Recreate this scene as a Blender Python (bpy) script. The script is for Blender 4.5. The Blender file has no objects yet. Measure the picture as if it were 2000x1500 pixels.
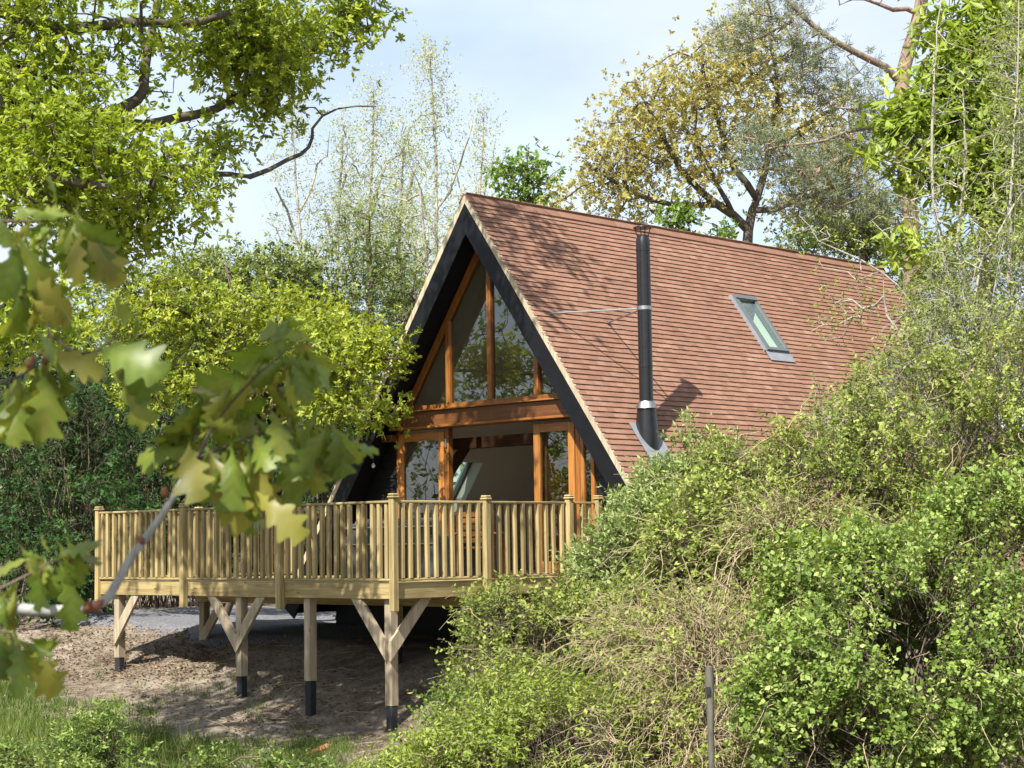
import bpy, math, random
import numpy as np

# ------------------------------------------------------------------ camera, sky, sun, exposure
sc = bpy.context.scene
F_PX, PITCH, ROLL, TH = 3538.0, 0.087, 0.015, 0.771      # from the photograph's vanishing lines
CZ = 1.40                                                # eye height in the world frame
col = sc.collection
cd = bpy.data.cameras.new('camera'); cam = bpy.data.objects.new('camera', cd); col.objects.link(cam)
sc.camera = cam
cd.sensor_width = 36.0; cd.lens = 36.0 * F_PX / 2000.0
cd.clip_start = 0.05; cd.clip_end = 3000.0
cd.dof.use_dof = True; cd.dof.focus_distance = 25.0; cd.dof.aperture_fstop = 12.0
from mathutils import Matrix, Vector
_c, _s = math.cos(ROLL), math.sin(ROLL)
_r0, _u0 = Vector((1, 0, 0)), Vector((0, -math.sin(PITCH), math.cos(PITCH)))
_f0 = Vector((0, math.cos(PITCH), math.sin(PITCH)))
_r, _u = _r0 * _c - _u0 * _s, _r0 * _s + _u0 * _c
cam.matrix_world = Matrix(((_r.x, _u.x, -_f0.x, 0), (_r.y, _u.y, -_f0.y, 0), (_r.z, _u.z, -_f0.z, CZ), (0, 0, 0, 1)))

SUN = np.array([-0.284, -0.588, 0.758]); SUN /= np.linalg.norm(SUN)
sl = bpy.data.lights.new('sun', 'SUN'); so = bpy.data.objects.new('sun', sl); col.objects.link(so)
sl.energy = 4.8; sl.angle = math.radians(0.53); sl.color = (1.0, 0.955, 0.89)
so.rotation_euler = Vector((-SUN[0], -SUN[1], -SUN[2])).to_track_quat('-Z', 'Y').to_euler()
so.location = (-20, -40, 60)

w = bpy.data.worlds.new('World'); sc.world = w; w.use_nodes = True
nt = w.node_tree; N = nt.nodes; L = nt.links
bg = N['Background']; bg.inputs['Strength'].default_value = 0.15
sky = N.new('ShaderNodeTexSky'); sky.sky_type = 'NISHITA'; sky.sun_disc = False
sky.sun_elevation = math.asin(SUN[2]); sky.sun_rotation = math.atan2(SUN[0], SUN[1]) % (2 * math.pi)
sky.air_density = 1.0; sky.dust_density = 1.2; sky.ozone_density = 1.0
tc = N.new('ShaderNodeTexCoord'); mp = N.new('ShaderNodeMapping'); mp.inputs['Scale'].default_value = (1.0, 1.0, 2.2)
mp.inputs['Location'].default_value = (0.3, 0.15, 0.1)
no = N.new('ShaderNodeTexNoise'); no.inputs['Scale'].default_value = 3.2; no.inputs['Detail'].default_value = 7; no.inputs['Roughness'].default_value = 0.52
cr = N.new('ShaderNodeValToRGB'); cr.color_ramp.elements[0].position = 0.34; cr.color_ramp.elements[1].position = 0.70
cr.color_ramp.elements[0].color = (0.55, 0.55, 0.55, 1); cr.color_ramp.elements[1].color = (0.92, 0.92, 0.92, 1)
no2 = N.new('ShaderNodeTexNoise'); no2.inputs['Scale'].default_value = 4.2; no2.inputs['Detail'].default_value = 6
cr2 = N.new('ShaderNodeValToRGB'); cr2.color_ramp.elements[0].position = 0.38; cr2.color_ramp.elements[1].position = 0.62
cr2.color_ramp.elements[0].color = (1.6, 1.88, 2.45, 1); cr2.color_ramp.elements[1].color = (2.65, 2.75, 2.95, 1)
mx = N.new('ShaderNodeMixRGB')
L.new(tc.outputs['Generated'], mp.inputs['Vector']); L.new(mp.outputs[0], no.inputs['Vector']); L.new(mp.outputs[0], no2.inputs['Vector'])
L.new(no.outputs['Fac'], cr.inputs['Fac']); L.new(no2.outputs['Fac'], cr2.inputs['Fac'])
L.new(cr.outputs[0], mx.inputs['Fac']); L.new(sky.outputs[0], mx.inputs['Color1']); L.new(cr2.outputs[0], mx.inputs['Color2'])
L.new(mx.outputs[0], bg.inputs['Color'])
sc.view_settings.view_transform = 'Standard'; sc.view_settings.look = 'None'
sc.view_settings.exposure = 1.18; sc.view_settings.gamma = 1.0; sc.view_settings.use_curve_mapping = False
sc.render.engine = 'CYCLES'; sc.cycles.use_denoising = True
sc.cycles.max_bounces = 7; sc.cycles.diffuse_bounces = 3; sc.cycles.glossy_bounces = 3
sc.cycles.transmission_bounces = 4; sc.cycles.transparent_max_bounces = 10
sc.cycles.sample_clamp_indirect = 6.0

# ------------------------------------------------------------------ frames and small maths
rng = np.random.default_rng(11)
random.seed(5)
G = np.array([math.cos(TH), -math.sin(TH), 0.0]); RD = np.array([math.sin(TH), math.cos(TH), 0.0]); UP = np.array([0, 0, 1.0])
HX, HY = -0.6755, 27.30                                   # plan point under the gable's peak
Z_APEX, K = 5.3107 + CZ, 1.409                            # ridge height, roof pitch (rise over run)
Z_DECK = 0.895

def at(x, y, Y):
    """World point seen at photo pixel (x, y), Y metres ahead of the camera."""
    du, dv = x - 1000.0, y - 750.0
    u = du * _c - dv * _s; v = du * _s + dv * _c
    X, z = u / F_PX, -v / F_PX
    yy = math.cos(PITCH) - z * math.sin(PITCH); zz = math.sin(PITCH) + z * math.cos(PITCH)
    return np.array([X / yy * Y, Y, zz / yy * Y + CZ])

def uv_of(x, y):
    dx, dy = x - HX, y - HY
    return dx * G[0] + dy * G[1], dx * RD[0] + dy * RD[1]

def world(u, v, z):
    return np.array([HX, HY, 0]) + G * u + RD * v + UP * z

def norm(a):
    return a / np.maximum(np.linalg.norm(a, axis=-1, keepdims=True), 1e-9)

def sstep(a, b, x):
    t = np.clip((x - a) / (b - a), 0, 1); return t * t * (3 - 2 * t)

def ground_z(x, y):
    """Terrain height: plateau round the house, bank under the deck, ditch, then up to the viewer."""
    x = np.asarray(x, float); y = np.asarray(y, float)
    u, v = uv_of(x, y)
    back = -1.33 - 0.035 * np.clip(u + 5, -4, 14)
    front = -1.84 - 0.088 * (np.clip(u, -12, 9) + 4.3)
    t = np.clip((v + 1.3) / (-3.4 + 1.3), 0, None)
    z = np.where(v > -1.3, back, back + (front - back) * np.minimum(t, 1.0))
    z = z - 0.20 * np.clip(-3.4 - v, 0, 3.2)
    z = np.maximum(z, -3.05)
    near = -1.62 + 0.0 * x
    m = sstep(19.0, 9.0, y)
    z = z * (1 - m) + near * m
    z = z + 0.035 * np.sin(1.7 * x + 0.6 * y) * np.sin(1.3 * y - 0.4 * x) + 0.02 * np.sin(4.1 * x + 1.0) * np.cos(3.7 * y)
    return z + CZ

# ------------------------------------------------------------------ objects
def tag(o, label=None, cat=None, group=None, kind=None):
    if label: o['label'] = label
    if cat: o['category'] = cat
    if group: o['group'] = group
    if kind: o['kind'] = kind
    return o

def empty(name, loc, rz=0.0):
    o = bpy.data.objects.new(name, None); col.objects.link(o); o.location = loc; o.rotation_euler = (0, 0, rz)
    o.empty_display_size = 0.2
    return o

def mesh_np(name, V, Fs, mat, tone=None, smooth=False):
    """V (n,3); Fs: list of int arrays (m,k), one per polygon size."""
    me = bpy.data.meshes.new(name)
    V = np.asarray(V, np.float32)
    me.vertices.add(len(V)); me.vertices.foreach_set('co', V.ravel())
    if not isinstance(Fs, list): Fs = [Fs]
    Fs = [np.asarray(f, np.int32) for f in Fs if len(f)]
    nl = sum(f.size for f in Fs); npoly = sum(len(f) for f in Fs)
    me.loops.add(nl); me.polygons.add(npoly)
    me.loops.foreach_set('vertex_index', np.concatenate([f.ravel() for f in Fs]))
    tot = np.concatenate([np.full(len(f), f.shape[1], np.int32) for f in Fs])
    st = np.concatenate([[0], np.cumsum(tot)[:-1]]).astype(np.int32)
    me.polygons.foreach_set('loop_start', st); me.polygons.foreach_set('loop_total', tot)
    me.polygons.foreach_set('use_smooth', np.full(npoly, smooth != 'flat'))
    me.update(calc_edges=True)
    if tone is not None:
        a = me.attributes.new('tone', 'FLOAT', 'POINT'); a.data.foreach_set('value', np.asarray(tone, np.float32))
    if mat is not None: me.materials.append(mat)
    return me

def link(name, me, parent=None, loc=None, rot=None):
    o = bpy.data.objects.new(name, me); col.objects.link(o)
    if parent is not None: o.parent = parent
    if loc is not None: o.location = loc
    if rot is not None: o.rotation_euler = rot
    return o

BOXF = np.array([[0, 3, 2, 1], [4, 5, 6, 7], [0, 1, 5, 4], [1, 2, 6, 5], [2, 3, 7, 6], [3, 0, 4, 7]])

class MB:
    """Collects simple solids into one mesh."""
    def __init__(s): s.v = []; s.f = []; s.n = 0; s.t = []
    def add(s, V, Fs, tone=0.5):
        V = np.asarray(V, float); s.v.append(V); s.f += [tuple(int(i) + s.n for i in f) for f in Fs]; s.n += len(V); s.t += [tone] * len(V)
    def box(s, a, b, tone=0.5):
        x0, y0, z0 = np.minimum(a, b); x1, y1, z1 = np.maximum(a, b)
        s.add([(x0, y0, z0), (x1, y0, z0), (x1, y1, z0), (x0, y1, z0), (x0, y0, z1), (x1, y0, z1), (x1, y1, z1), (x0, y1, z1)], BOXF, tone)
    def cbox(s, a, b, c=0.004, tone=0.5):
        """box with chamfered edges"""
        x0, y0, z0 = np.minimum(a, b); x1, y1, z1 = np.maximum(a, b); c = min(c, (x1 - x0) * .4, (y1 - y0) * .4, (z1 - z0) * .4)
        V = []
        for X, sx in ((x0, 1), (x1, -1)):
            for Y, sy in ((y0, 1), (y1, -1)):
                for Z, sz in ((z0, 1), (z1, -1)):
                    V += [(X + sx * c, Y + sy * c, Z), (X + sx * c, Y, Z + sz * c), (X, Y + sy * c, Z + sz * c)]
        # index: corner(ix,iy,iz)*3 + (0:z-face,1:y-face,2:x-face)
        I = lambda ix, iy, iz, k: (ix * 4 + iy * 2 + iz) * 3 + k
        Fs = []
        for iz in (0, 1):
            q = [I(0, 0, iz, 0), I(1, 0, iz, 0), I(1, 1, iz, 0), I(0, 1, iz, 0)]; Fs.append(q if iz else q[::-1])
        for iy in (0, 1):
            q = [I(0, iy, 0, 1), I(1, iy, 0, 1), I(1, iy, 1, 1), I(0, iy, 1, 1)]; Fs.append(q if not iy else q[::-1])
        for ix in (0, 1):
            q = [I(ix, 0, 0, 2), I(ix, 1, 0, 2), I(ix, 1, 1, 2), I(ix, 0, 1, 2)]; Fs.append(q if ix else q[::-1])
        for iy in (0, 1):
            for iz in (0, 1): Fs.append([I(0, iy, iz, 0), I(1, iy, iz, 0), I(1, iy, iz, 1), I(0, iy, iz, 1)])
        for ix in (0, 1):
            for iz in (0, 1): Fs.append([I(ix, 0, iz, 0), I(ix, 1, iz, 0), I(ix, 1, iz, 2), I(ix, 0, iz, 2)])
            for iy in (0, 1): Fs.append([I(ix, iy, 0, 1), I(ix, iy, 1, 1), I(ix, iy, 1, 2), I(ix, iy, 0, 2)])
        for ix in (0, 1):
            for iy in (0, 1):
                for iz in (0, 1): Fs.append([I(ix, iy, iz, 0), I(ix, iy, iz, 1), I(ix, iy, iz, 2)])
        s.add(V, Fs, tone)
    def prism(s, poly, d, tone=0.5):
        """poly: 3-D points of a planar outline, extruded along vector d"""
        P = np.asarray(poly, float); n = len(P); Q = P + np.asarray(d, float)
        Fs = [list(range(n))[::-1], [n + i for i in range(n)]] + [[i, (i + 1) % n, n + (i + 1) % n, n + i] for i in range(n)]
        s.add(np.vstack([P, Q]), Fs, tone)
    def lathe(s, prof, c=(0, 0, 0), seg=24, tone=0.5):
        c = np.asarray(c, float); V = []; Fs = []
        for r, z in prof:
            for i in range(seg):
                a = 2 * math.pi * i / seg; V.append(c + (r * math.cos(a), r * math.sin(a), z))
        for j in range(len(prof) - 1):
            for i in range(seg):
                k = (i + 1) % seg; Fs.append([j * seg + i, j * seg + k, (j + 1) * seg + k, (j + 1) * seg + i])
        Fs.append(list(range(seg))[::-1]); m = (len(prof) - 1) * seg; Fs.append([m + i for i in range(seg)])
        s.add(V, Fs, tone)
    def rod(s, a, b, r, seg=8, r2=None, tone=0.5):
        a = np.asarray(a, float); b = np.asarray(b, float); r2 = r if r2 is None else r2
        d = norm(b - a); e1 = norm(np.cross(d, [0.31, 0.52, 0.79])); e2 = np.cross(d, e1); V = []
        for p, q in ((a, r), (b, r2)):
            for i in range(seg):
                t = 2 * math.pi * i / seg; V.append(p + q * (e1 * math.cos(t) + e2 * math.sin(t)))
        Fs = [[i, (i + 1) % seg, seg + (i + 1) % seg, seg + i] for i in range(seg)] + [list(range(seg))[::-1], [seg + i for i in range(seg)]]
        s.add(V, Fs, tone)
    def mesh(s, name, mat, smooth=False):
        me = bpy.data.meshes.new(name); me.from_pydata(np.vstack(s.v).tolist(), [], s.f); me.update()
        a = me.attributes.new('tone', 'FLOAT', 'POINT'); a.data.foreach_set('value', np.asarray(s.t, np.float32))
        if mat is not None: me.materials.append(mat)
        if smooth:
            me.polygons.foreach_set('use_smooth', np.ones(len(me.polygons), bool))
            try: me.set_sharp_from_angle(angle=math.radians(40))
            except Exception: pass
        return me
    def build(s, name, mat, parent=None, smooth=False, **kw):
        return tag(link(name, s.mesh(name, mat, smooth), parent), **kw)

# ------------------------------------------------------------------ materials
def new_mat(name):
    m = bpy.data.materials.new(name); m.use_nodes = True
    n = m.node_tree.nodes; l = m.node_tree.links
    return m, n, l, n['Principled BSDF'], n['Material Output']

def ramp(n, stops):
    r = n.new('ShaderNodeValToRGB'); e = r.color_ramp.elements
    while len(e) < len(stops): e.new(0.5)
    for i, (p, c) in enumerate(stops): e[i].position = p; e[i].color = (*c, 1)
    return r

def noise(n, l, vec, scale, detail=5, rough=0.6, dist=0.0):
    t = n.new('ShaderNodeTexNoise'); t.inputs['Scale'].default_value = scale; t.inputs['Detail'].default_value = detail
    t.inputs['Roughness'].default_value = rough; t.inputs['Distortion'].default_value = dist
    if vec is not None: l.new(vec, t.inputs['Vector'])
    return t

def mapped(n, l, scale, coord='Object', rand=0.0):
    t = n.new('ShaderNodeTexCoord'); m = n.new('ShaderNodeMapping'); m.inputs['Scale'].default_value = scale
    l.new(t.outputs[coord], m.inputs['Vector'])
    if rand:
        oi = n.new('ShaderNodeObjectInfo'); mu = n.new('ShaderNodeVectorMath'); mu.operation = 'SCALE'
        cx = n.new('ShaderNodeCombineXYZ'); 
        for k in range(3): l.new(oi.outputs['Random'], cx.inputs[k])
        l.new(cx.outputs[0], mu.inputs[0]); mu.inputs['Scale'].default_value = rand; l.new(mu.outputs[0], m.inputs['Location'])
    return m.outputs[0]

def bump(n, l, h, b, strength=0.3, dist=0.01):
    x = n.new('ShaderNodeBump'); x.inputs['Strength'].default_value = strength; x.inputs['Distance'].default_value = dist
    l.new(h, x.inputs['Height']); l.new(x.outputs[0], b.inputs['Normal'])

def wood(name, c0, c1, c2, axis=2, rough=0.65, vary=0.25, fine=26.0, spec=0.3, knots=True):
    m, n, l, b, o = new_mat(name)
    s = [fine] * 3; s[axis] = fine * 0.06
    v = mapped(n, l, s, rand=40.0)
    t = noise(n, l, v, 1.0, 6, 0.62, 0.6)
    r = ramp(n, [(0.28, c0), (0.5, c1), (0.74, c2)]); l.new(t.outputs['Fac'], r.inputs['Fac'])
    v2 = mapped(n, l, (2.3, 2.3, 2.3), rand=17.0); t2 = noise(n, l, v2, 1.0, 3, 0.5)
    oi = n.new('ShaderNodeObjectInfo')
    ad = n.new('ShaderNodeMath'); ad.operation = 'ADD'; l.new(t2.outputs['Fac'], ad.inputs[0]); l.new(oi.outputs['Random'], ad.inputs[1])
    mr = n.new('ShaderNodeMapRange'); mr.inputs['From Min'].default_value = 0.35; mr.inputs['From Max'].default_value = 1.65
    mr.inputs['To Min'].default_value = 1 - vary; mr.inputs['To Max'].default_value = 1 + vary; l.new(ad.outputs[0], mr.inputs['Value'])
    h = n.new('ShaderNodeHueSaturation'); l.new(r.outputs[0], h.inputs['Color']); l.new(mr.outputs[0], h.inputs['Value'])
    outc = h.outputs[0]
    if knots:
        sk = [9.0] * 3; sk[axis] = 2.6
        vv = n.new('ShaderNodeTexVoronoi'); vv.inputs['Scale'].default_value = 1.0; l.new(mapped(n, l, sk, rand=31.0), vv.inputs['Vector'])
        kr = ramp(n, [(0.05, (1, 1, 1)), (0.13, (0, 0, 0))]); l.new(vv.outputs['Distance'], kr.inputs['Fac'])
        km = n.new('ShaderNodeMixRGB'); km.blend_type = 'MULTIPLY'; km.inputs['Color2'].default_value = (0.45, 0.33, 0.22, 1)
        l.new(kr.outputs[0], km.inputs['Fac']); l.new(outc, km.inputs['Color1']); outc = km.outputs[0]
    l.new(outc, b.inputs['Base Color']); b.inputs['Roughness'].default_value = rough; b.inputs['Specular IOR Level'].default_value = spec
    bump(n, l, t.outputs['Fac'], b, 0.25, 0.004)
    return m

def plain(name, c, rough=0.6, metal=0.0, spec=0.4, var=0.12, scale=6.0, bmp=0.0):
    m, n, l, b, o = new_mat(name)
    t = noise(n, l, mapped(n, l, (scale,) * 3, rand=9.0), 1.0, 5, 0.6)
    r = ramp(n, [(0.3, tuple(x * (1 - var) for x in c)), (0.7, tuple(min(1, x * (1 + var)) for x in c))]); l.new(t.outputs['Fac'], r.inputs['Fac'])
    l.new(r.outputs[0], b.inputs['Base Color']); b.inputs['Roughness'].default_value = rough; b.inputs['Metallic'].default_value = metal
    b.inputs['Specular IOR Level'].default_value = spec
    if bmp: bump(n, l, t.outputs['Fac'], b, bmp, 0.01)
    return m

def leaf_mat(name, dark, mid, light, trans=0.38, rough=0.45, spec=0.35, tcol=(1.25, 1.2, 0.55)):
    m, n, l, b, o = new_mat(name)
    a = n.new('ShaderNodeAttribute'); a.attribute_name = 'tone'
    r = ramp(n, [(0.0, dark), (0.5, mid), (1.0, light)]); l.new(a.outputs['Fac'], r.inputs['Fac'])
    l.new(r.outputs[0], b.inputs['Base Color']); b.inputs['Roughness'].default_value = rough; b.inputs['Specular IOR Level'].default_value = spec
    tr = n.new('ShaderNodeBsdfTranslucent'); mu = n.new('ShaderNodeMixRGB'); mu.blend_type = 'MULTIPLY'; mu.inputs['Fac'].default_value = 1
    mu.inputs['Color2'].default_value = (*tcol, 1); l.new(r.outputs[0], mu.inputs['Color1']); l.new(mu.outputs[0], tr.inputs['Color'])
    mx = n.new('ShaderNodeMixShader'); mx.inputs['Fac'].default_value = trans
    l.new(b.outputs[0], mx.inputs[1]); l.new(tr.outputs[0], mx.inputs[2]); l.new(mx.outputs[0], o.inputs['Surface'])
    return m

def bark_mat(name, c0, c1, scale=9.0, stretch=0.25, b=0.5):
    m, n, l, bs, o = new_mat(name)
    t = noise(n, l, mapped(n, l, (scale, scale, scale * stretch)), 1.0, 7, 0.65, 0.4)
    r = ramp(n, [(0.3, c0), (0.7, c1)]); l.new(t.outputs['Fac'], r.inputs['Fac']); l.new(r.outputs[0], bs.inputs['Base Color'])
    bs.inputs['Roughness'].default_value = 0.85; bs.inputs['Specular IOR Level'].default_value = 0.15
    bump(n, l, t.outputs['Fac'], bs, b, 0.03)
    return m

def glass_mat(name, boost=1.7, tint=(0.93, 0.96, 0.95)):
    m, n, l, b, o = new_mat(name); n.remove(b)
    t = n.new('ShaderNodeBsdfTransparent'); t.inputs['Color'].default_value = (*tint, 1)
    g = n.new('ShaderNodeBsdfGlossy'); g.inputs['Roughness'].default_value = 0.0
    ge = n.new('ShaderNodeNewGeometry'); dp = n.new('ShaderNodeVectorMath'); dp.operation = 'DOT_PRODUCT'
    l.new(ge.outputs['Normal'], dp.inputs[0]); l.new(ge.outputs['Incoming'], dp.inputs[1])
    ab = n.new('ShaderNodeMath'); ab.operation = 'ABSOLUTE'; l.new(dp.outputs['Value'], ab.inputs[0])
    om = n.new('ShaderNodeMath'); om.operation = 'SUBTRACT'; om.inputs[0].default_value = 1.0; l.new(ab.outputs[0], om.inputs[1])
    pw = n.new('ShaderNodeMath'); pw.operation = 'POWER'; pw.inputs[1].default_value = 5.0; l.new(om.outputs[0], pw.inputs[0])
    fr = n.new('ShaderNodeMath'); fr.operation = 'MULTIPLY_ADD'; fr.inputs[1].default_value = 0.96; fr.inputs[2].default_value = 0.04; l.new(pw.outputs[0], fr.inputs[0])
    mu = n.new('ShaderNodeMath'); mu.operation = 'MULTIPLY'; mu.inputs[1].default_value = boost; mu.use_clamp = True
    wv = noise(n, l, mapped(n, l, (0.9, 0.9, 0.9)), 1.0, 2, 0.4); bp = n.new('ShaderNodeBump'); bp.inputs['Strength'].default_value = 0.05; bp.inputs['Distance'].default_value = 0.05
    l.new(wv.outputs['Fac'], bp.inputs['Height']); l.new(bp.outputs[0], g.inputs['Normal'])
    l.new(fr.outputs[0], mu.inputs[0]); mx = n.new('ShaderNodeMixShader'); l.new(mu.outputs[0], mx.inputs['Fac'])
    l.new(t.outputs[0], mx.inputs[1]); l.new(g.outputs[0], mx.inputs[2]); l.new(mx.outputs[0], o.inputs['Surface'])
    return m

def tile_mat():
    m, n, l, b, o = new_mat('clay_tile')
    a = n.new('ShaderNodeAttribute'); a.attribute_name = 'tone'
    oi = n.new('ShaderNodeObjectInfo')
    v = mapped(n, l, (1, 1, 1)); big = noise(n, l, v, 1.1, 5, 0.65); fine = noise(n, l, v, 38.0, 6, 0.7)
    s1 = n.new('ShaderNodeMath'); s1.operation = 'MULTIPLY_ADD'; s1.inputs[1].default_value = 0.55; s1.inputs[2].default_value = -0.08
    l.new(fine.outputs['Fac'], s1.inputs[0])
    s2 = n.new('ShaderNodeMath'); s2.operation = 'MULTIPLY_ADD'; s2.inputs[1].default_value = 0.32; l.new(a.outputs['Fac'], s2.inputs[0]); l.new(s1.outputs[0], s2.inputs[2])
    s3 = n.new('ShaderNodeMath'); s3.operation = 'MULTIPLY_ADD'; s3.inputs[1].default_value = 0.42; l.new(big.outputs['Fac'], s3.inputs[0]); l.new(s2.outputs[0], s3.inputs[2])
    r = ramp(n, [(0.22, (0.115, 0.063, 0.044)), (0.44, (0.188, 0.100, 0.066)), (0.64, (0.24, 0.132, 0.088)), (0.88, (0.33, 0.21, 0.145))])
    l.new(s3.outputs[0], r.inputs['Fac'])
    l.new(r.outputs[0], b.inputs['Base Color']); b.inputs['Roughness'].default_value = 0.82; b.inputs['Specular IOR Level'].default_value = 0.2
    bump(n, l, fine.outputs['Fac'], b, 0.35, 0.004)
    return m

def soil_mat():
    m, n, l, b, o = new_mat('soil')
    v = mapped(n, l, (1, 1, 1)); big = noise(n, l, v, 0.45, 5, 0.65, 0.3); mid = noise(n, l, v, 2.6, 7, 0.7); fine = noise(n, l, v, 24.0, 7, 0.75)
    r = ramp(n, [(0.32, (0.075, 0.058, 0.044)), (0.44, (0.165, 0.136, 0.105)), (0.55, (0.28, 0.24, 0.19)), (0.66, (0.40, 0.355, 0.285))])
    ad = n.new('ShaderNodeMath'); ad.operation = 'MULTIPLY_ADD'; ad.inputs[1].default_value = 0.55; l.new(mid.outputs['Fac'], ad.inputs[0])
    hb = n.new('ShaderNodeMath'); hb.operation = 'MULTIPLY'; hb.inputs[1].default_value = 0.5; l.new(big.outputs['Fac'], hb.inputs[0]); l.new(hb.outputs[0], ad.inputs[2])
    l.new(ad.outputs[0], r.inputs['Fac'])
    mm = n.new('ShaderNodeMixRGB'); mm.blend_type = 'MULTIPLY'; mm.inputs['Fac'].default_value = 0.8
    fr = ramp(n, [(0.35, (0.45, 0.42, 0.40)), (0.62, (1.15, 1.12, 1.05))]); l.new(fine.outputs['Fac'], fr.inputs['Fac'])
    l.new(r.outputs[0], mm.inputs['Color1']); l.new(fr.outputs[0], mm.inputs['Color2'])
    l.new(mm.outputs[0], b.inputs['Base Color']); b.inputs['Roughness'].default_value = 0.95; b.inputs['Specular IOR Level'].default_value = 0.1
    bump(n, l, fine.outputs['Fac'], b, 0.8, 0.05)
    return m

def gravel_mat():
    m, n, l, b, o = new_mat('gravel')
    v = mapped(n, l, (1, 1, 1)); vo = n.new('ShaderNodeTexVoronoi'); vo.inputs['Scale'].default_value = 34; l.new(v, vo.inputs['Vector'])
    big = noise(n, l, v, 0.8, 5)
    r = ramp(n, [(0.0, (0.08, 0.08, 0.084)), (1.0, (0.20, 0.20, 0.208))]); l.new(vo.outputs['Color'], r.inputs['Fac'])
    mm = n.new('ShaderNodeMixRGB'); mm.blend_type = 'MULTIPLY'; mm.inputs['Fac'].default_value = 0.6; l.new(r.outputs[0], mm.inputs['Color1']); l.new(big.outputs['Fac'], mm.inputs['Color2'])
    l.new(r.outputs[0], b.inputs['Base Color']); b.inputs['Roughness'].default_value = 0.9
    bump(n, l, vo.outputs['Distance'], b, 0.8, 0.03)
    return m

M = {}
for ax, nm in ((0, 'u'), (1, 'v'), (2, 'z')):
    M['pine_' + nm] = wood('treated_pine_' + nm, (0.178, 0.130, 0.053), (0.295, 0.226, 0.097), (0.40, 0.320, 0.152), ax, 0.7, 0.34)
    M['teak_' + nm] = wood('stained_joinery_' + nm, (0.135, 0.048, 0.010), (0.245, 0.092, 0.018), (0.33, 0.14, 0.032), ax, 0.38, 0.15, 30.0, 0.45, knots=False)
M['door_z'] = wood('door_joinery_z', (0.19, 0.075, 0.016), (0.33, 0.135, 0.030), (0.42, 0.19, 0.05), 2, 0.38, 0.12, 30.0, 0.45, knots=False)
M['door_u'] = wood('door_joinery_u', (0.19, 0.075, 0.016), (0.33, 0.135, 0.030), (0.42, 0.19, 0.05), 0, 0.38, 0.12, 30.0, 0.45, knots=False)
M['oldpine'] = wood('weathered_pine', (0.21, 0.165, 0.105), (0.33, 0.27, 0.18), (0.44, 0.37, 0.265), 2, 0.8, 0.15)
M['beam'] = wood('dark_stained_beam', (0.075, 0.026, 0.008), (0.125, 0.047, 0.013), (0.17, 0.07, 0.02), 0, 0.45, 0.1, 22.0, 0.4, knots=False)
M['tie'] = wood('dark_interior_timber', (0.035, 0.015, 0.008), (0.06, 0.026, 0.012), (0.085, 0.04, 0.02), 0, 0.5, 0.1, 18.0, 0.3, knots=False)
M['black'] = plain('black_paint', (0.0055, 0.006, 0.0075), 0.5, 0, 0.22, 0.3, 5)
M['blackboard'] = wood('black_weatherboard', (0.006, 0.006, 0.0075), (0.009, 0.0095, 0.011), (0.014, 0.0145, 0.016), 0, 0.5, 0.2, 24.0, 0.3, knots=False)
M['verge'] = wood('weathered_verge', (0.25, 0.20, 0.13), (0.38, 0.32, 0.22), (0.50, 0.44, 0.33), 2, 0.85, 0.1)
M['tile'] = tile_mat()
M['plaster'] = plain('interior_plaster', (0.80, 0.77, 0.70), 0.85, 0, 0.2, 0.04, 3)
M['floor'] = wood('interior_floor', (0.20, 0.12, 0.06), (0.28, 0.18, 0.09), (0.34, 0.22, 0.12), 0, 0.5, 0.1)
M['white'] = plain('white_paint', (0.78, 0.78, 0.76), 0.5, 0, 0.4, 0.03, 4)
M['glass'] = glass_mat('window_glass', 3.2, (0.76, 0.79, 0.77))
M['skyglass'] = glass_mat('rooflight_glass', 2.2, (0.85, 0.95, 0.88))
M['steel'] = plain('steel', (0.42, 0.42, 0.41), 0.42, 1.0, 0.5, 0.08, 12)
M['lead'] = plain('lead_flashing', (0.19, 0.205, 0.22), 0.6, 0.0, 0.5, 0.12, 7, 0.15)
M['greyframe'] = plain('grey_aluminium', (0.105, 0.115, 0.12), 0.5, 0.0, 0.4, 0.06, 8)
M['flue'] = plain('black_enamel', (0.010, 0.010, 0.011), 0.30, 0, 0.5, 0.2, 8)
M['sleeve'] = plain('black_post_sleeve', (0.022, 0.023, 0.025), 0.7, 0, 0.3, 0.3, 10, 0.2)
M['soil'] = soil_mat(); M['gravel'] = gravel_mat()
M['bulb'] = plain('opal_bulb', (0.85, 0.85, 0.82), 0.25, 0, 0.5, 0.02)
M['cushion'] = plain('grey_cushion', (0.10, 0.102, 0.105), 0.9, 0, 0.2, 0.15, 30, 0.2)
M['rattan'] = plain('dark_rattan', (0.045, 0.045, 0.048), 0.6, 0, 0.4, 0.3, 40, 0.3)
M['brick'] = plain('red_brick', (0.33, 0.13, 0.07), 0.9, 0, 0.2, 0.3, 14, 0.4)

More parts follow.
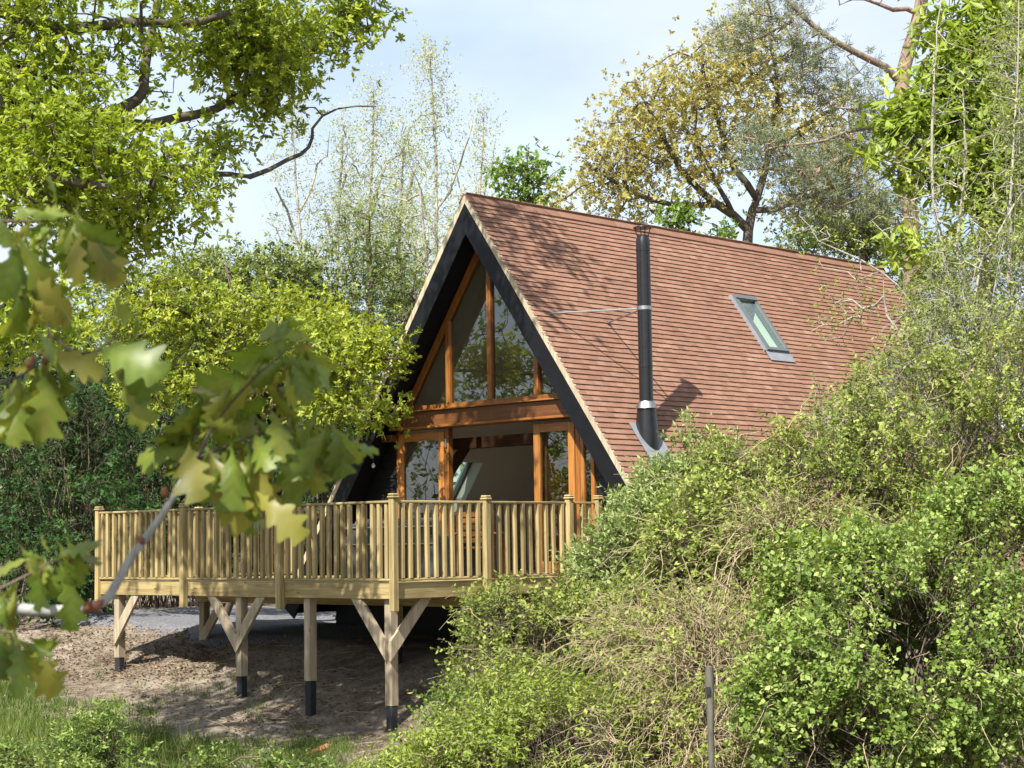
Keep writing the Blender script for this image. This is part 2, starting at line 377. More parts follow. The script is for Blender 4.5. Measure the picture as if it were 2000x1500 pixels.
M['bark_oak'] = bark_mat('oak_bark', (0.045, 0.036, 0.028), (0.155, 0.130, 0.105))
M['bark_pine'] = bark_mat('pine_bark', (0.15, 0.105, 0.08), (0.36, 0.255, 0.19), 7)
M['bark_pale'] = bark_mat('pale_bark', (0.20, 0.185, 0.145), (0.42, 0.40, 0.34), 14)
M['bark_brown'] = bark_mat('brown_bark', (0.06, 0.045, 0.032), (0.17, 0.135, 0.10), 12)
M['cane'] = bark_mat('dry_cane', (0.23, 0.18, 0.105), (0.46, 0.38, 0.235), 16)
M['stake'] = bark_mat('grey_stake', (0.05, 0.047, 0.036), (0.15, 0.14, 0.11), 20)
M['twig'] = bark_mat('grey_twig', (0.22, 0.22, 0.20), (0.46, 0.46, 0.43), 60, 0.4, 0.3)
M['bud'] = plain('brown_bud', (0.20, 0.075, 0.04), 0.6, 0, 0.3, 0.3, 60)

M['oak'] = leaf_mat('oak_leaf', (0.13, 0.195, 0.022), (0.28, 0.36, 0.04), (0.46, 0.52, 0.075), 0.48)
M['oak_young'] = leaf_mat('young_oak_leaf', (0.1, 0.15, 0.018), (0.235, 0.3, 0.032), (0.41, 0.45, 0.06), 0.40)
M['oak_gold'] = leaf_mat('golden_oak_leaf', (0.25, 0.24, 0.08), (0.42, 0.4, 0.14), (0.54, 0.53, 0.23), 0.5, 0.6, 0.12, tcol=(1.2, 1.05, 0.6))
M['conifer'] = leaf_mat('conifer_spray', (0.03, 0.052, 0.018), (0.075, 0.11, 0.03), (0.17, 0.2, 0.055), 0.18, 0.6, 0.2)
M['laurel'] = leaf_mat('laurel_leaf', (0.012, 0.036, 0.008), (0.028, 0.075, 0.014), (0.065, 0.145, 0.028), 0.3, 0.5, 0.2)  # dark evergreen green, deepened further: shade on the far-left bushes put into the colour
M['poplar'] = leaf_mat('poplar_leaf', (0.24, 0.28, 0.12), (0.38, 0.42, 0.2), (0.52, 0.54, 0.32), 0.40)
M['feather'] = leaf_mat('feathery_leaf', (0.06, 0.095, 0.022), (0.15, 0.2, 0.05), (0.29, 0.33, 0.1), 0.36)
M['fresh'] = leaf_mat('fresh_leaf', (0.075, 0.14, 0.024), (0.15, 0.245, 0.045), (0.27, 0.37, 0.085), 0.40)
M['pine'] = leaf_mat('pine_needle', (0.075, 0.1, 0.055), (0.16, 0.19, 0.1), (0.28, 0.3, 0.17), 0.15, 0.55, 0.25)
M['chestnut'] = leaf_mat('chestnut_leaf', (0.13, 0.19, 0.025), (0.25, 0.335, 0.05), (0.4, 0.47, 0.09), 0.42)
M['willow'] = leaf_mat('grey_willow_leaf', (0.1, 0.15, 0.04), (0.235, 0.305, 0.095), (0.44, 0.52, 0.22), 0.34, 0.5, 0.25)
M['bramble'] = leaf_mat('bramble_leaf', (0.095, 0.135, 0.028), (0.215, 0.275, 0.052), (0.39, 0.44, 0.12), 0.36, 0.55, 0.2)
M['hawthorn'] = leaf_mat('hawthorn_leaf', (0.075, 0.13, 0.026), (0.205, 0.3, 0.058), (0.42, 0.5, 0.15), 0.38, 0.5, 0.25)
M['fern'] = leaf_mat('fern_leaf', (0.1, 0.15, 0.02), (0.215, 0.29, 0.04), (0.37, 0.42, 0.085), 0.38)
M['grass'] = leaf_mat('grass_blade', (0.055, 0.095, 0.018), (0.125, 0.185, 0.035), (0.25, 0.29, 0.08), 0.35)
M['litter'] = leaf_mat('leaf_litter', (0.06, 0.035, 0.02), (0.16, 0.10, 0.058), (0.36, 0.27, 0.17), 0.1, 0.8, 0.1, (1, 0.9, 0.8))
M['near_leaf'] = leaf_mat('near_oak_leaf', (0.095, 0.15, 0.02), (0.17, 0.235, 0.032), (0.29, 0.27, 0.055), 0.5, 0.4, 0.4)

# ------------------------------------------------------------------ terrain
def ground():
    xs = np.concatenate([[-1500, -600, -250, -120, -70], np.linspace(-45, -16, 20), np.linspace(-15.5, 12, 130), np.linspace(12.8, 45, 20), [70, 120, 250, 600, 1500]])
    ys = np.concatenate([[-600, -150, -50, -20], np.linspace(-8, 17, 30), np.linspace(17.3, 36, 110), np.linspace(37, 75, 26), [100, 150, 300, 700, 2500]])
    X, Y = np.meshgrid(xs, ys); Z = ground_z(X, Y)
    ln = 0.025 * np.sin(7.3 * X + 2 * np.sin(3 * Y)) * np.sin(6.1 * Y + 1.7 * np.sin(2.2 * X))
    Z = Z + ln * (np.abs(X) < 20) * (Y < 40) * (Y > 10)
    nx, ny = len(xs), len(ys); I = np.arange(nx * ny).reshape(ny, nx)
    Fq = np.stack([I[:-1, :-1], I[:-1, 1:], I[1:, 1:], I[1:, :-1]], -1).reshape(-1, 4)
    return tag(link('ground', mesh_np('ground', np.stack([X, Y, Z], -1).reshape(-1, 3), Fq, M['soil'], smooth=True)), kind='structure')
ground()

def gravel():
    us = np.linspace(-9.2, -1.5, 90); vs = np.linspace(-2.1, 12, 120)
    U, V = np.meshgrid(us, vs); W = np.array([HX, HY, 0]) + U[..., None] * G + V[..., None] * RD
    wob = .28 * np.sin(1.3 * U + .4) + .16 * np.sin(3.1 * U + 1) + .08 * np.sin(7.7 * U)
    e = np.minimum(np.minimum(V + 1.75 + wob, U + 8.9 + .3 * np.sin(1.9 * V)), -1.8 - U)
    W[..., 2] = ground_z(W[..., 0], W[..., 1]) + np.clip(e * .16, -.06, .045)
    ny, nx = U.shape; I = np.arange(nx * ny).reshape(ny, nx)
    Fq = np.stack([I[:-1, :-1], I[:-1, 1:], I[1:, 1:], I[1:, :-1]], -1).reshape(-1, 4)
    tag(link('gravel_drive', mesh_np('gravel_drive', W.reshape(-1, 3), Fq, M['gravel'], smooth=True)), kind='structure')
gravel()

# ------------------------------------------------------------------ the house
SA, CA = K / math.sqrt(1 + K * K), 1 / math.sqrt(1 + K * K)
D_EAVE = (Z_APEX - 0.40) / SA
V_END = 11.56
def rp(sg, d, p, v):
    """point of the roof: d down the slope, p below its surface, v along the ridge"""
    return np.array([sg * (d * CA - p * SA), v, Z_APEX - d * SA - p * CA])
SKY_R = (5.49, 6.08, 1.56, 2.63)      # right rooflight: v0, v1, d0, d1
SKY_L = (2.20, 2.80, 4.65, 5.75)      # left rooflight

house = tag(empty('a_frame_house', (HX, HY, 0), -TH), 'black-boarded A-frame house with red tiled roof, glazed gable and tall black flue', 'house')

mb = MB()
for sg, hole in ((1, SKY_R), (-1, SKY_L)):
    vs = [0.035, hole[0], hole[1], V_END - 0.02]; ds = [0.046, hole[2], hole[3], D_EAVE]
    for i in range(3):
        for j in range(3):
            if i == 1 and j == 1: continue
            P = [rp(sg, ds[j], 0.03, vs[i]), rp(sg, ds[j + 1], 0.03, vs[i]), rp(sg, ds[j + 1], 0.03, vs[i + 1]), rp(sg, ds[j], 0.03, vs[i + 1])]
            db = 0.312 if j == 0 else ds[j]                # mitred under the ridge
            Q_ = [rp(sg, db, 0.22, vs[i]), rp(sg, ds[j + 1], 0.22, vs[i]), rp(sg, ds[j + 1], 0.22, vs[i + 1]), rp(sg, db, 0.22, vs[i + 1])]
            mb.add(np.vstack([P, Q_]), BOXF)
roof = mb.build('roof', M['black'], house)

# interior lining of both slopes, with the rooflight openings
mb = MB()
for sg, hole in ((1, SKY_R), (-1, SKY_L)):
    vs = [0.56, hole[0], hole[1], V_END - 0.3]; ds = [0.37, hole[2], hole[3], D_EAVE - 0.2]
    for i in range(3):
        for j in range(3):
            if i == 1 and j == 1: continue
            P = [rp(sg, ds[j], 0.225, vs[i]), rp(sg, ds[j + 1], 0.225, vs[i]), rp(sg, ds[j + 1], 0.225, vs[i + 1]), rp(sg, ds[j], 0.225, vs[i + 1])]
            mb.prism(P, np.array([-sg * SA, 0, -CA]) * 0.02)
    v0, v1, d0, d1 = hole                                  # white reveals
    for (a, b) in (((v0, d0), (v0, d1)), ((v1, d0), (v1, d1)), ((v0, d0), (v1, d0)), ((v0, d1), (v1, d1))):
        P = [rp(sg, a[1], 0.03, a[0]), rp(sg, b[1], 0.03, b[0]), rp(sg, b[1], 0.262, b[0]), rp(sg, a[1], 0.262, a[0])]
        c = np.mean([rp(sg, (d0 + d1) / 2, 0.1, (v0 + v1) / 2)], 0); m_ = np.mean(P, 0); q = c - m_
        q = q if abs(a[0] - b[0]) > 1e-6 else np.array([0, q[1], 0]); q = norm(q - np.dot(q, [sg * SA, 0, CA]) * np.array([sg * SA, 0, CA])) * 0.012
        mb.prism(P, q)
mb.build('ceiling_lining', M['plaster'], house)

# tiles: (v, d) of every tail, both slopes
EXP, TW = 0.100, 0.165
TV = np.array([(-.5, 0, .014), (.5, 0, .014), (.5, .2, -.012), (-.5, .2, -.012), (-.5, 0, .036), (.5, 0, .036), (.5, .2, .002), (-.5, .2, .002)])
def tile_frame(sg):
    return np.array([[0, 1, 0], [-sg * CA, 0, SA], [sg * SA, 0, CA]]) * np.array([[sg], [1], [1]])   # rows: tile x, y, z axes
tiles = []
trng = np.random.default_rng(3)
nrow = int(D_EAVE / EXP)
for sg, hole in ((1, SKY_R), (-1, SKY_L)):
    v0, v1, d0, d1 = hole
    for r_ in range(1, nrow + 1):
        d = r_ * EXP + 0.06
        x = -0.012 if r_ % 2 else -0.012 - TW / 2
        while x < V_END:
            a, b = max(x, -0.012), min(x + TW, V_END)
            x += TW
            if b - a < 0.03: continue
            if b > v0 - 0.05 and a < v1 + 0.05 and d > d0 - 0.07 and d - 0.1 < d1 + (0.10 if sg > 0 else 0.03):
                if a < v0 - 0.05 and v0 - 0.05 - a > 0.03: b = v0 - 0.05
                elif b > v1 + 0.05 and b - v1 - 0.05 > 0.03: a = v1 + 0.05
                else: continue
            tiles.append((sg, d, (a + b) / 2, b - a - 0.0012))
T = np.array(tiles)
tc_ = np.array([rp(s, d, 0.03, v) for s, d, v, w_ in tiles])
twc = np.array([HX, HY, 0]) + tc_[:, :1] * G + tc_[:, 1:2] * RD + tc_[:, 2:] * UP
dist = np.linalg.norm(twc - np.array([0, 0, CZ]), axis=1)
full = (T[:, 3] > TW - 0.003)
elig = np.where((T[:, 0] > 0) & full & (tc_[:, 2] > 2.38) & (T[:, 2] < 3.0))[0]
pick = set(elig[np.argsort(dist[elig])[:300]].tolist())
tmeshes = []
for k in range(12):
    V = TV * np.array([TW - 0.0012, 1, 1]); V[:, 2] += trng.normal(0, .0003, 8)
    tmeshes.append(mesh_np('tile', V, BOXF, M['tile'], np.full(8, np.clip(trng.normal(.5, .2), 0, 1)), 'flat'))
for i in sorted(pick):
    s, d, v, w_ = tiles[i]; Fm = tile_frame(s)
    o = link('tile', tmeshes[int(trng.integers(12))], roof)
    mm = Matrix(((Fm[0][0], Fm[1][0], Fm[2][0], 0), (Fm[0][1], Fm[1][1], Fm[2][1], 0), (Fm[0][2], Fm[1][2], Fm[2][2], 0), (0, 0, 0, 1)))
    q = rp(s, d, 0.03 - abs(trng.normal(0, .0012)), v)
    o.matrix_local = Matrix.Translation(q.tolist()) @ mm @ Matrix.Rotation(trng.normal(0, .004), 4, 'Z') @ Matrix.Rotation(trng.normal(0, .004), 4, 'X')
VV, tone = [], []
for sg in (1, -1):
    idx = np.array([i for i in range(len(tiles)) if tiles[i][0] == sg and i not in pick]); Fm = tile_frame(sg)
    n_ = len(idx); loc = np.repeat(TV[None], n_, 0) * np.stack([T[idx, 3], np.ones(n_), np.ones(n_)], -1)[:, None, :]
    loc[..., 2] += np.abs(trng.normal(0, .0010, (n_, 1)))
    loc[..., 1] += trng.normal(0, .0025, (n_, 1))
    VV.append(loc @ Fm + tc_[idx][:, None, :]); tone.append(np.repeat(np.clip(trng.normal(.5, .2, n_), 0, 1), 8))
VV = np.concatenate([v_.reshape(-1, 3) for v_ in VV]); nt_ = len(VV) // 8
tag(link('tile_field', mesh_np('tile_field', VV, (BOXF[None] + 8 * np.arange(nt_)[:, None, None]).reshape(-1, 4), M['tile'], np.concatenate(tone), 'flat'), roof), kind='stuff')

# ridge tiles: rounded angle ridges, butted end to end
def ridge_mesh(tn):
    ln = 0.335; prof = []
    for x_ in np.linspace(-.12, .12, 13):
        prof.append((x_, .010 - K * (math.sqrt(x_ * x_ + .025 ** 2) - .025)))
    out = np.array(prof); inn = out * np.array([0.9, 1]) - np.array([0, 0.022])
    poly = [(x, -ln / 2, z) for x, z in out] + [(x, -ln / 2, z) for x, z in inn[::-1]]
    b = MB(); n_ = len(out); P = np.array(poly); Q = P + np.array([0, ln, 0]); m_ = len(P)
    Fs = [[i, i + 1, m_ + i + 1, m_ + i] for i in range(m_ - 1)] + [[m_ - 1, 0, m_, 2 * m_ - 1]]
    for k in range(n_ - 1):
        Fs.append([k, m_ - 1 - k, m_ - 2 - k, k + 1]); Fs.append([m_ + k, m_ + k + 1, 2 * m_ - 2 - k, 2 * m_ - 1 - k])
    b.add(np.vstack([P, Q]), Fs, tn)
    return b.mesh('ridge_tile', M['tile'])
rms = [ridge_mesh(t) for t in (0.2, 0.32, 0.42, 0.55)]
x = -0.02; k = 0
while x + 0.33 < V_END + 0.05:
    o = link('ridge_tile', rms[int(trng.integers(4))], roof, (0, x + 0.1675, Z_APEX - .006 + trng.normal(0, .002)), (trng.normal(0, .004), trng.normal(0, .008), trng.normal(0, .004)))
    x += 0.343; k += 1

# verge strips and barge boards
def slope_prism(b, sg, p0, p1, v, dv, d_end=D_EAVE, d_from=None):
    def line(p):
        st = rp(sg, p * SA / CA if d_from is None else d_from, p, v); return st, rp(sg, d_end, p, v)
    a0, a1 = line(p0); b0, b1 = line(p1)
    b.prism([a0, a1, b1, b0], (0, dv, 0))
for sg in (1, -1):
    b = MB(); slope_prism(b, sg, 0.004, 0.085, -0.012, 0.045); b.build('verge_strip', M['verge'], house)
    b = MB(); slope_prism(b, sg, 0.086, 0.36, 0.0, 0.033); b.build('barge_board', M['black'], house)
b = MB(); slope_prism(b, 1, 0.0, 0.2, V_END - .01, 0.03); slope_prism(b, -1, 0.0, 0.2, V_END - .01, 0.03); b.build('rear_verge', M['black'], house)
mb = MB()
P = [rp(1, 0.2, 0.2, V_END - .1), rp(1, D_EAVE - .1, 0.2, V_END - .1), rp(-1, D_EAVE - .1, 0.2, V_END - .1), rp(-1, 0.2, 0.2, V_END - .1)]
mb.prism(P, (0, 0.06, 0)); mb.build('rear_wall', M['blackboard'], house)

# gable: window plane
VG = 0.48
def u_at(z, p): return (Z_APEX - z) / K - p / SA
Z_WB = 2.125 + CZ                      # bottom of the upper glazing
def pane(name, poly, parent, v=VG + 0.035, mat='glass'):
    b = MB(); b.prism([(u_, v, z_) for u_, z_ in poly], (0, 0.006, 0)); return b.build(name, M[mat], parent)
win = link('gable_window', None, house); win.empty_display_size = .1
for sg in (1, -1):                     # raking frame members
    b = MB(); p0, p1 = 0.235, 0.335
    P = [(0, VG, Z_APEX - p0 / CA), (sg * u_at(Z_WB, p0), VG, Z_WB), (sg * u_at(Z_WB, p1), VG, Z_WB), (0, VG, Z_APEX - p1 / CA)]
    b.prism(P, (0, 0.09, 0)); b.build('frame', M['teak_z'], win)
b = MB(); b.cbox((-2.15, VG - .005, Z_WB - 0.03), (2.15, VG + 0.095, Z_WB + 0.055)); b.build('frame', M['teak_u'], win)
for um in (-0.92, 0.0, 0.98):
    zt = Z_APEX - 0.335 / CA - abs(um) * K - (0.03 if um == 0 else 0.0)
    b = MB(); b.cbox((um - 0.047, VG - 0.012, Z_WB + 0.056), (um + 0.047, VG + 0.088, zt + 0.04)); b.build('mullion', M['teak_z'], win)
us = [-u_at(Z_WB + .05, .33), -0.92, 0.0, 0.98, u_at(Z_WB + .05, .33)]
ztop = lambda u_: Z_APEX - 0.33 / CA - abs(u_) * K
for i in range(4):
    u0, u1 = us[i] + .04, us[i + 1] - .04
    if i == 0: poly = [(us[0], Z_WB + .05), (u1, Z_WB + .05), (u1, ztop(u1))]
    elif i == 3: poly = [(u0, Z_WB + .05), (us[4], Z_WB + .05), (u0, ztop(u0))]
    else: poly = [(u0, Z_WB + .05), (u1, Z_WB + .05), (u1, ztop(u1)), (u0, ztop(u0))]
    pane('pane', poly, win)
# beam, ledges, brackets
b = MB(); b.cbox((-2.06, 0.33, 1.84 + CZ), (2.06, 0.475, 2.07 + CZ), .006); lb = b.build('lintel_beam', M['beam'], house)
b = MB(); b.cbox((-2.10, 0.27, 2.072 + CZ), (2.02, 0.474, 2.094 + CZ)); b.build('ledge', M['teak_u'], lb)
b = MB(); b.cbox((-2.10, 0.28, 1.80 + CZ), (2.10, 0.474, 1.838 + CZ)); b.build('ledge', M['teak_u'], lb)
for sg in (-1, 1):
    b = MB(); b.cbox((sg * 2.06 + sg * .003, 0.30, 1.63 + CZ), (sg * 2.30, 0.44, 1.74 + CZ), .008); b.build('wall_plate', M['beam'], house)
# door screen
ZF, ZH = Z_DECK + 0.03, 1.795 + CZ
def leaf(name, u0, u1, v, z0, z1, st=0.10, handle=None):
    root = link(name, None, house); root.empty_display_size = .1
    for a, c in ((u0, u0 + st), (u1 - st, u1)):
        b = MB(); b.cbox((a, v, z0), (c, v + 0.062, z1)); b.build('stile', M['door_z'], root)
    b = MB(); b.cbox((u0 + st + .001, v + .002, z1 - st), (u1 - st - .001, v + 0.06, z1)); b.build('rail', M['door_u'], root)
    b = MB(); b.cbox((u0 + st + .001, v + .002, z0), (u1 - st - .001, v + 0.06, z0 + 0.18)); b.build('rail', M['door_u'], root)
    pane('pane', [(u0 + st, z0 + .18), (u1 - st, z0 + .18), (u1 - st, z1 - st), (u0 + st, z1 - st)], root, v + .03)
    if handle is not None:
        b = MB(); b.cbox((handle - .014, v - .012, z0 + .92), (handle + .014, v + .001, z0 + 1.16)); b.rod((handle, v - .045, z0 + 1.05), (handle - .11, v - .045, z0 + 1.05), .009); b.rod((handle, v - .012, z0 + 1.05), (handle, v - .045, z0 + 1.05), .009)
        b.build('handle', M['flue'], root)
    return root
leaf('door', -2.08, -1.02, VG - .02, ZF, ZH - .05, .125)
leaf('door', 0.92, 1.74, VG - .02, ZF, ZH - .05, .125, handle=1.68)
leaf('sidelight', 1.835, 2.10, VG, ZF, ZH - .02, .065)
for a, c in ((-2.14, -2.085), (-1.015, -0.93), (1.745, 1.83)):
    b = MB(); b.cbox((a, VG, ZF), (c, VG + .1, ZH - .001)); b.build('door_post', M['teak_z'], house)
b = MB(); b.cbox((-2.10, VG + .002, ZH), (2.12, VG + .098, ZH + 0.045)); b.build('door_head', M['teak_u'], house)
b = MB(); b.box((-.99, VG - .024, ZH - .3), (-.955, VG - .002, ZH - .17)); b.box((-.99, VG - .024, ZF + .1), (-.955, VG - .002, ZF + .22)); b.build('hinge', M['steel'], house)
# inner folded leaf edge behind the right door
b = MB(); b.cbox((0.985, VG + .12, ZF), (1.045, VG + .75, ZH - .06)); b.build('folded_door_edge', M['teak_z'], house)
# black weatherboards either side
wall = link('gable_wall', None, house); wall.empty_display_size = .1
for sg in (1, -1):
    z0 = 0.72
    while z0 < 1.80 + CZ:
        z1 = z0 + 0.145
        a0, a1 = 2.145, 2.145
        b0, b1 = u_at(z0, .245), max(u_at(z1 + .02, .245), 2.16)
        vb, vt = VG + .012 + trng.normal(0, .0015), VG + .034
        V = [(sg * a0, vb, z0), (sg * b0, vb, z0), (sg * b1, vt, z1 + .02), (sg * a1, vt, z1 + .02)]
        b = MB(); b.prism(V, (0, 0.02, 0)); b.build('board', M['blackboard'], wall)
        z0 = z1
b = MB(); b.box((-3.75, VG + .07, -0.3), (3.75, VG + .2, Z_DECK - .03)); b.build('base_wall', M['black'], house)
for sg in (1, -1):
    b = MB(); b.prism([(sg * 2.15, VG + .07, Z_DECK), (sg * u_at(Z_DECK, .26), VG + .07, Z_DECK), (sg * u_at(3.15, .26), VG + .07, 3.15), (sg * 2.15, VG + .07, 3.15)], (0, .05, 0)); b.build('wall_backing', M['black'], house)
# interior
b = MB(); b.box((-3.9, VG + .1, Z_DECK - .02), (3.9, V_END - .2, Z_DECK + .02)); b.build('floor', M['floor'], house)
b = MB(); P = [rp(1, .45, .27, 7.5), rp(1, D_EAVE - .9, .27, 7.5), rp(-1, D_EAVE - .9, .27, 7.5), rp(-1, .45, .27, 7.5)]; b.prism(P, (0, .05, 0)); b.build('interior_wall', M['plaster'], house)
for v in (1.45, 4.2):
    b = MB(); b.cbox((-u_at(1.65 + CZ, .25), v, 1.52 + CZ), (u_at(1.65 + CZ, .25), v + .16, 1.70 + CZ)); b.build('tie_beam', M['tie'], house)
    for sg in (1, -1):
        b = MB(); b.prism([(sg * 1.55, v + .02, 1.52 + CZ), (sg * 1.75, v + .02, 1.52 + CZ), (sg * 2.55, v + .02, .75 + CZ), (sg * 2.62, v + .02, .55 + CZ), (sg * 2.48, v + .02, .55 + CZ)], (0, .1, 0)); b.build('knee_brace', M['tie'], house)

# rooflights
def rooflight(sg, hole, lab):
    v0, v1, d0, d1 = hole
    root = link('rooflight', None, house); root.empty_display_size = .1
    n = np.array([sg * SA, 0, CA])
    def bar(va, vb, da, db, p0, p1, name, mat):
        b = MB(); P = [rp(sg, da, p0, va), rp(sg, db, p0, va), rp(sg, db, p0, vb), rp(sg, da, p0, vb)]; b.prism(P, n * (p0 - p1)); b.build(name, M[mat], root)
    f = 0.06
    for args in ((v0 - .01, v0 + f, d0, d1), (v1 - f, v1 + .01, d0, d1)): bar(*args, 0.04, -0.065, 'frame', 'greyframe')
    bar(v0 - .01, v1 + .01, d0 - .08, d0 - .001, 0.04, -0.085, 'frame', 'greyframe'); bar(v0 - .01, v1 + .01, d1 + .001, d1 + .06, 0.04, -0.06, 'frame', 'greyframe')
    bar(v0 + f + .001, v1 - f - .001, d0 + .001, d1 - .001, -0.028, -0.034, 'pane', 'skyglass')
    bar(v0 - .07, v0 - .011, d0 - .1, d1 + .06, 0.02, -0.03, 'flashing', 'lead'); bar(v1 + .011, v1 + .07, d0 - .1, d1 + .06, 0.02, -0.03, 'flashing', 'lead')
    bar(v0 - .05, v1 + .05, d1 + .061, d1 + .27, -0.012, -0.02, 'flashing', 'lead')
rooflight(1, SKY_R, ''); rooflight(-1, SKY_L, '')

# flue
FV, FU = 0.96, 2.71
fz = Z_APEX - FU * K
fl = link('flue', None, house); fl.empty_display_size = .1
def fpart(name, prof, mat):
    b = MB(); b.lathe(prof, (FU, FV, fz), 32); return b.build(name, M[mat], fl, smooth=True)
fpart('cone', [(0.19, -0.42), (0.185, -.25), (0.178, 0.0), (0.135, 0.40)], 'flue')
fpart('storm_collar', [(0.165, 0.40), (0.16, 0.415), (0.118, 0.50), (0.108, 0.502)], 'steel')
pr = []
z = 0.45
for zj in (1.02, 1.86, 2.72):
    pr += [(0.102, z), (0.102, zj - .03), (0.106, zj - .028), (0.106, zj + .012), (0.102, zj + .014)]; z = zj + .016
pr += [(0.102, 2.86), (0.085, 2.9), (0.085, 2.93)]
fpart('pipe', pr, 'flue')
fpart('band', [(0.108, 1.83), (0.111, 1.832), (0.111, 1.885), (0.108, 1.887)], 'steel')
fpart('cowl', [(0.001, 3.075), (0.135, 3.05), (0.140, 3.04), (0.137, 3.03), (0.001, 3.055)], 'flue')
for i in range(4):
    a = i * math.pi / 2 + .4; b = MB(); b.rod((FU + .08 * math.cos(a), FV + .08 * math.sin(a), fz + 2.9), (FU + .12 * math.cos(a), FV + .12 * math.sin(a), fz + 3.045), .007); b.build('cowl_leg', M['flue'], fl)
for (du, dd) in ((1.396, .37), (1.428, 1.616)):
    P = rp(1, du / CA, -0.03, dd); b = MB(); b.rod((FU, FV, fz + 1.858), P, .014); b.rod(P - np.array([0, .03, 0]), P + np.array([0, .03, 0]), .02); b.build('stay', M['steel'], fl)
b = MB()
dq = FU / CA
P = [rp(1, dq - .22, -0.014, FV - .26), rp(1, dq + .62, -0.018, FV - .26), rp(1, dq + .62, -0.018, FV + .28), rp(1, dq - .22, -0.014, FV + .28)]
b.prism(P, np.array([SA, 0, CA]) * .008); b.build('flashing', M['lead'], fl)

# ------------------------------------------------------------------ the deck
deck = tag(empty('timber_deck', (HX, HY, 0), -TH), 'raised new timber deck with baluster railing on braced posts before the glazed gable', 'deck')
UR, VF = 2.187, -3.499                 # right edge, front edge
UL, VB = UR - 6.75, VG - 0.03          # left edge, back edge
Z_RAIL = 0.556 + CZ; Z_LOW = Z_RAIL - 1.0; Z_BB = -0.707 + CZ
rl = random.Random(4)
# deck boards along the front edge
bm_ = MB(); bm_.cbox((UL + .03, -0.068, -0.028), (UR - .03, 0.068, 0.0), .004); me_b = bm_.mesh('deck_board', M['pine_u'])
v = VF + 0.11
while v < VB - .07:
    link('deck_board', me_b, deck, (0, v, Z_DECK + rl.uniform(-.001, .001))); v += 0.144
# perimeter fascia beams and joists
b = MB(); b.cbox((UL, VF, Z_BB), (UR - .046, VF + .047, Z_DECK - .0285 + .032), .005); b.build('fascia', M['pine_u'], deck)
b = MB(); b.cbox((UR - .045, VF, Z_BB), (UR, VB, Z_DECK + .004), .005); b.build('fascia', M['pine_v'], deck)
b = MB(); b.cbox((UL, VF + .048, Z_BB), (UL + .045, VB, Z_DECK + .003), .005); b.build('fascia', M['pine_v'], deck)
u = UL + .45
while u < UR - .1:
    b = MB(); b.box((u, VF + .048, Z_BB + .02), (u + .045, VB, Z_DECK - .03)); b.build('joist', M['pine_v'], deck); u += .45
for v in (VF + .10, VF + 1.75, VF + 3.35):
    b = MB(); b.cbox((UL + .1, v, Z_BB - .17), (UR - .15, v + .07, Z_BB + .018), .005); b.build('bearer', M['pine_u'], deck) if v > VF + .5 else None
# rail posts
def rail_post(u, v, mesh=[None]):
    if mesh[0] is None:
        b = MB(); b.cbox((-.046, -.046, 0.535), (.046, .046, Z_RAIL + .02), .006); mesh[0] = b.mesh('rail_post', M['pine_z'])
        b = MB(); b.cbox((-.063, -.063, Z_RAIL + .021), (.063, .063, Z_RAIL + .052), .012); b.cbox((-.055, -.055, Z_RAIL + .0525), (.055, .055, Z_RAIL + .085), .018); mesh.append(b.mesh('post_cap', M['pine_u']))
    o = link('rail_post', mesh[0], deck, (u, v, rl.uniform(-.012, .012))); link('post_cap', mesh[1], o)
    return u, v
PO = 0.048                              # posts sit on the outside of the fascia
front = [UR - s for s in (0.0, 2.263, 4.486, 6.707)]
fposts = [(UR + .004, VF - .004)] + [(u, VF - PO) for u in front[1:3]] + [(UL - .004, VF - .004)]
side = [(UR + PO, VF + s) for s in (1.63, 3.287)] + [(UR + PO, VB - .05)]
left = [(UL - PO, VF + s) for s in (1.9, VB - VF - .06)]
for p in fposts + side + left: rail_post(*p)
# balusters and rails
bb = MB(); bb.cbox((-.029, -.027, Z_LOW), (.029, .027, Z_RAIL - .034), .004); me_bal = bb.mesh('baluster', M['pine_z'])
def run(p, q, axis):
    p = np.array(p); q = np.array(q); d = q - p; Ln = np.linalg.norm(d); e = d / Ln
    a, c = p + e * .047, q - e * .047
    if axis == 0:
        o0, o1 = (0, 0), (0, 0)
        for z0, z1, h, nm in ((Z_RAIL - .033, Z_RAIL, .034, 'handrail'), (Z_LOW - .034, Z_LOW - .0005, .025, 'bottom_rail')):
            b = MB(); b.cbox((min(a[0], c[0]), a[1] - h, z0), (max(a[0], c[0]), a[1] + h, z1), .008); b.build(nm, M['pine_u'], deck)
    else:
        for z0, z1, h, nm in ((Z_RAIL - .033, Z_RAIL, .034, 'handrail'), (Z_LOW - .034, Z_LOW - .0005, .025, 'bottom_rail')):
            b = MB(); b.cbox((a[0] - h, min(a[1], c[1]), z0), (a[0] + h, max(a[1], c[1]), z1), .008); b.build(nm, M['pine_v'], deck)
    nb = int(round((Ln - .1) / .149)); 
    for i in range(nb):
        pt = a + (c - a) * ((i + .55) / (nb + .1))
        o = link('baluster', me_bal, deck, (pt[0], pt[1], rl.uniform(-.0, .0))); o.rotation_euler = (rl.gauss(0, .004), rl.gauss(0, .004), rl.gauss(0, .05))
yb = VF - .004
fx = [(fposts[0][0], yb), (front[1], yb), (front[2], yb), (fposts[3][0], yb)]
for i in range(3): run(fx[i], fx[i + 1], 0)
xb = UR + .004
sx = [(xb, VF - .004), (xb, side[0][1]), (xb, side[1][1]), (xb, side[2][1])]
for i in range(3): run(sx[i], sx[i + 1], 1)
lx = [(UL - .004, VF - .004), (UL - .004, left[0][1]), (UL - .004, left[1][1])]
for i in range(2): run(lx[i], lx[i + 1], 1)
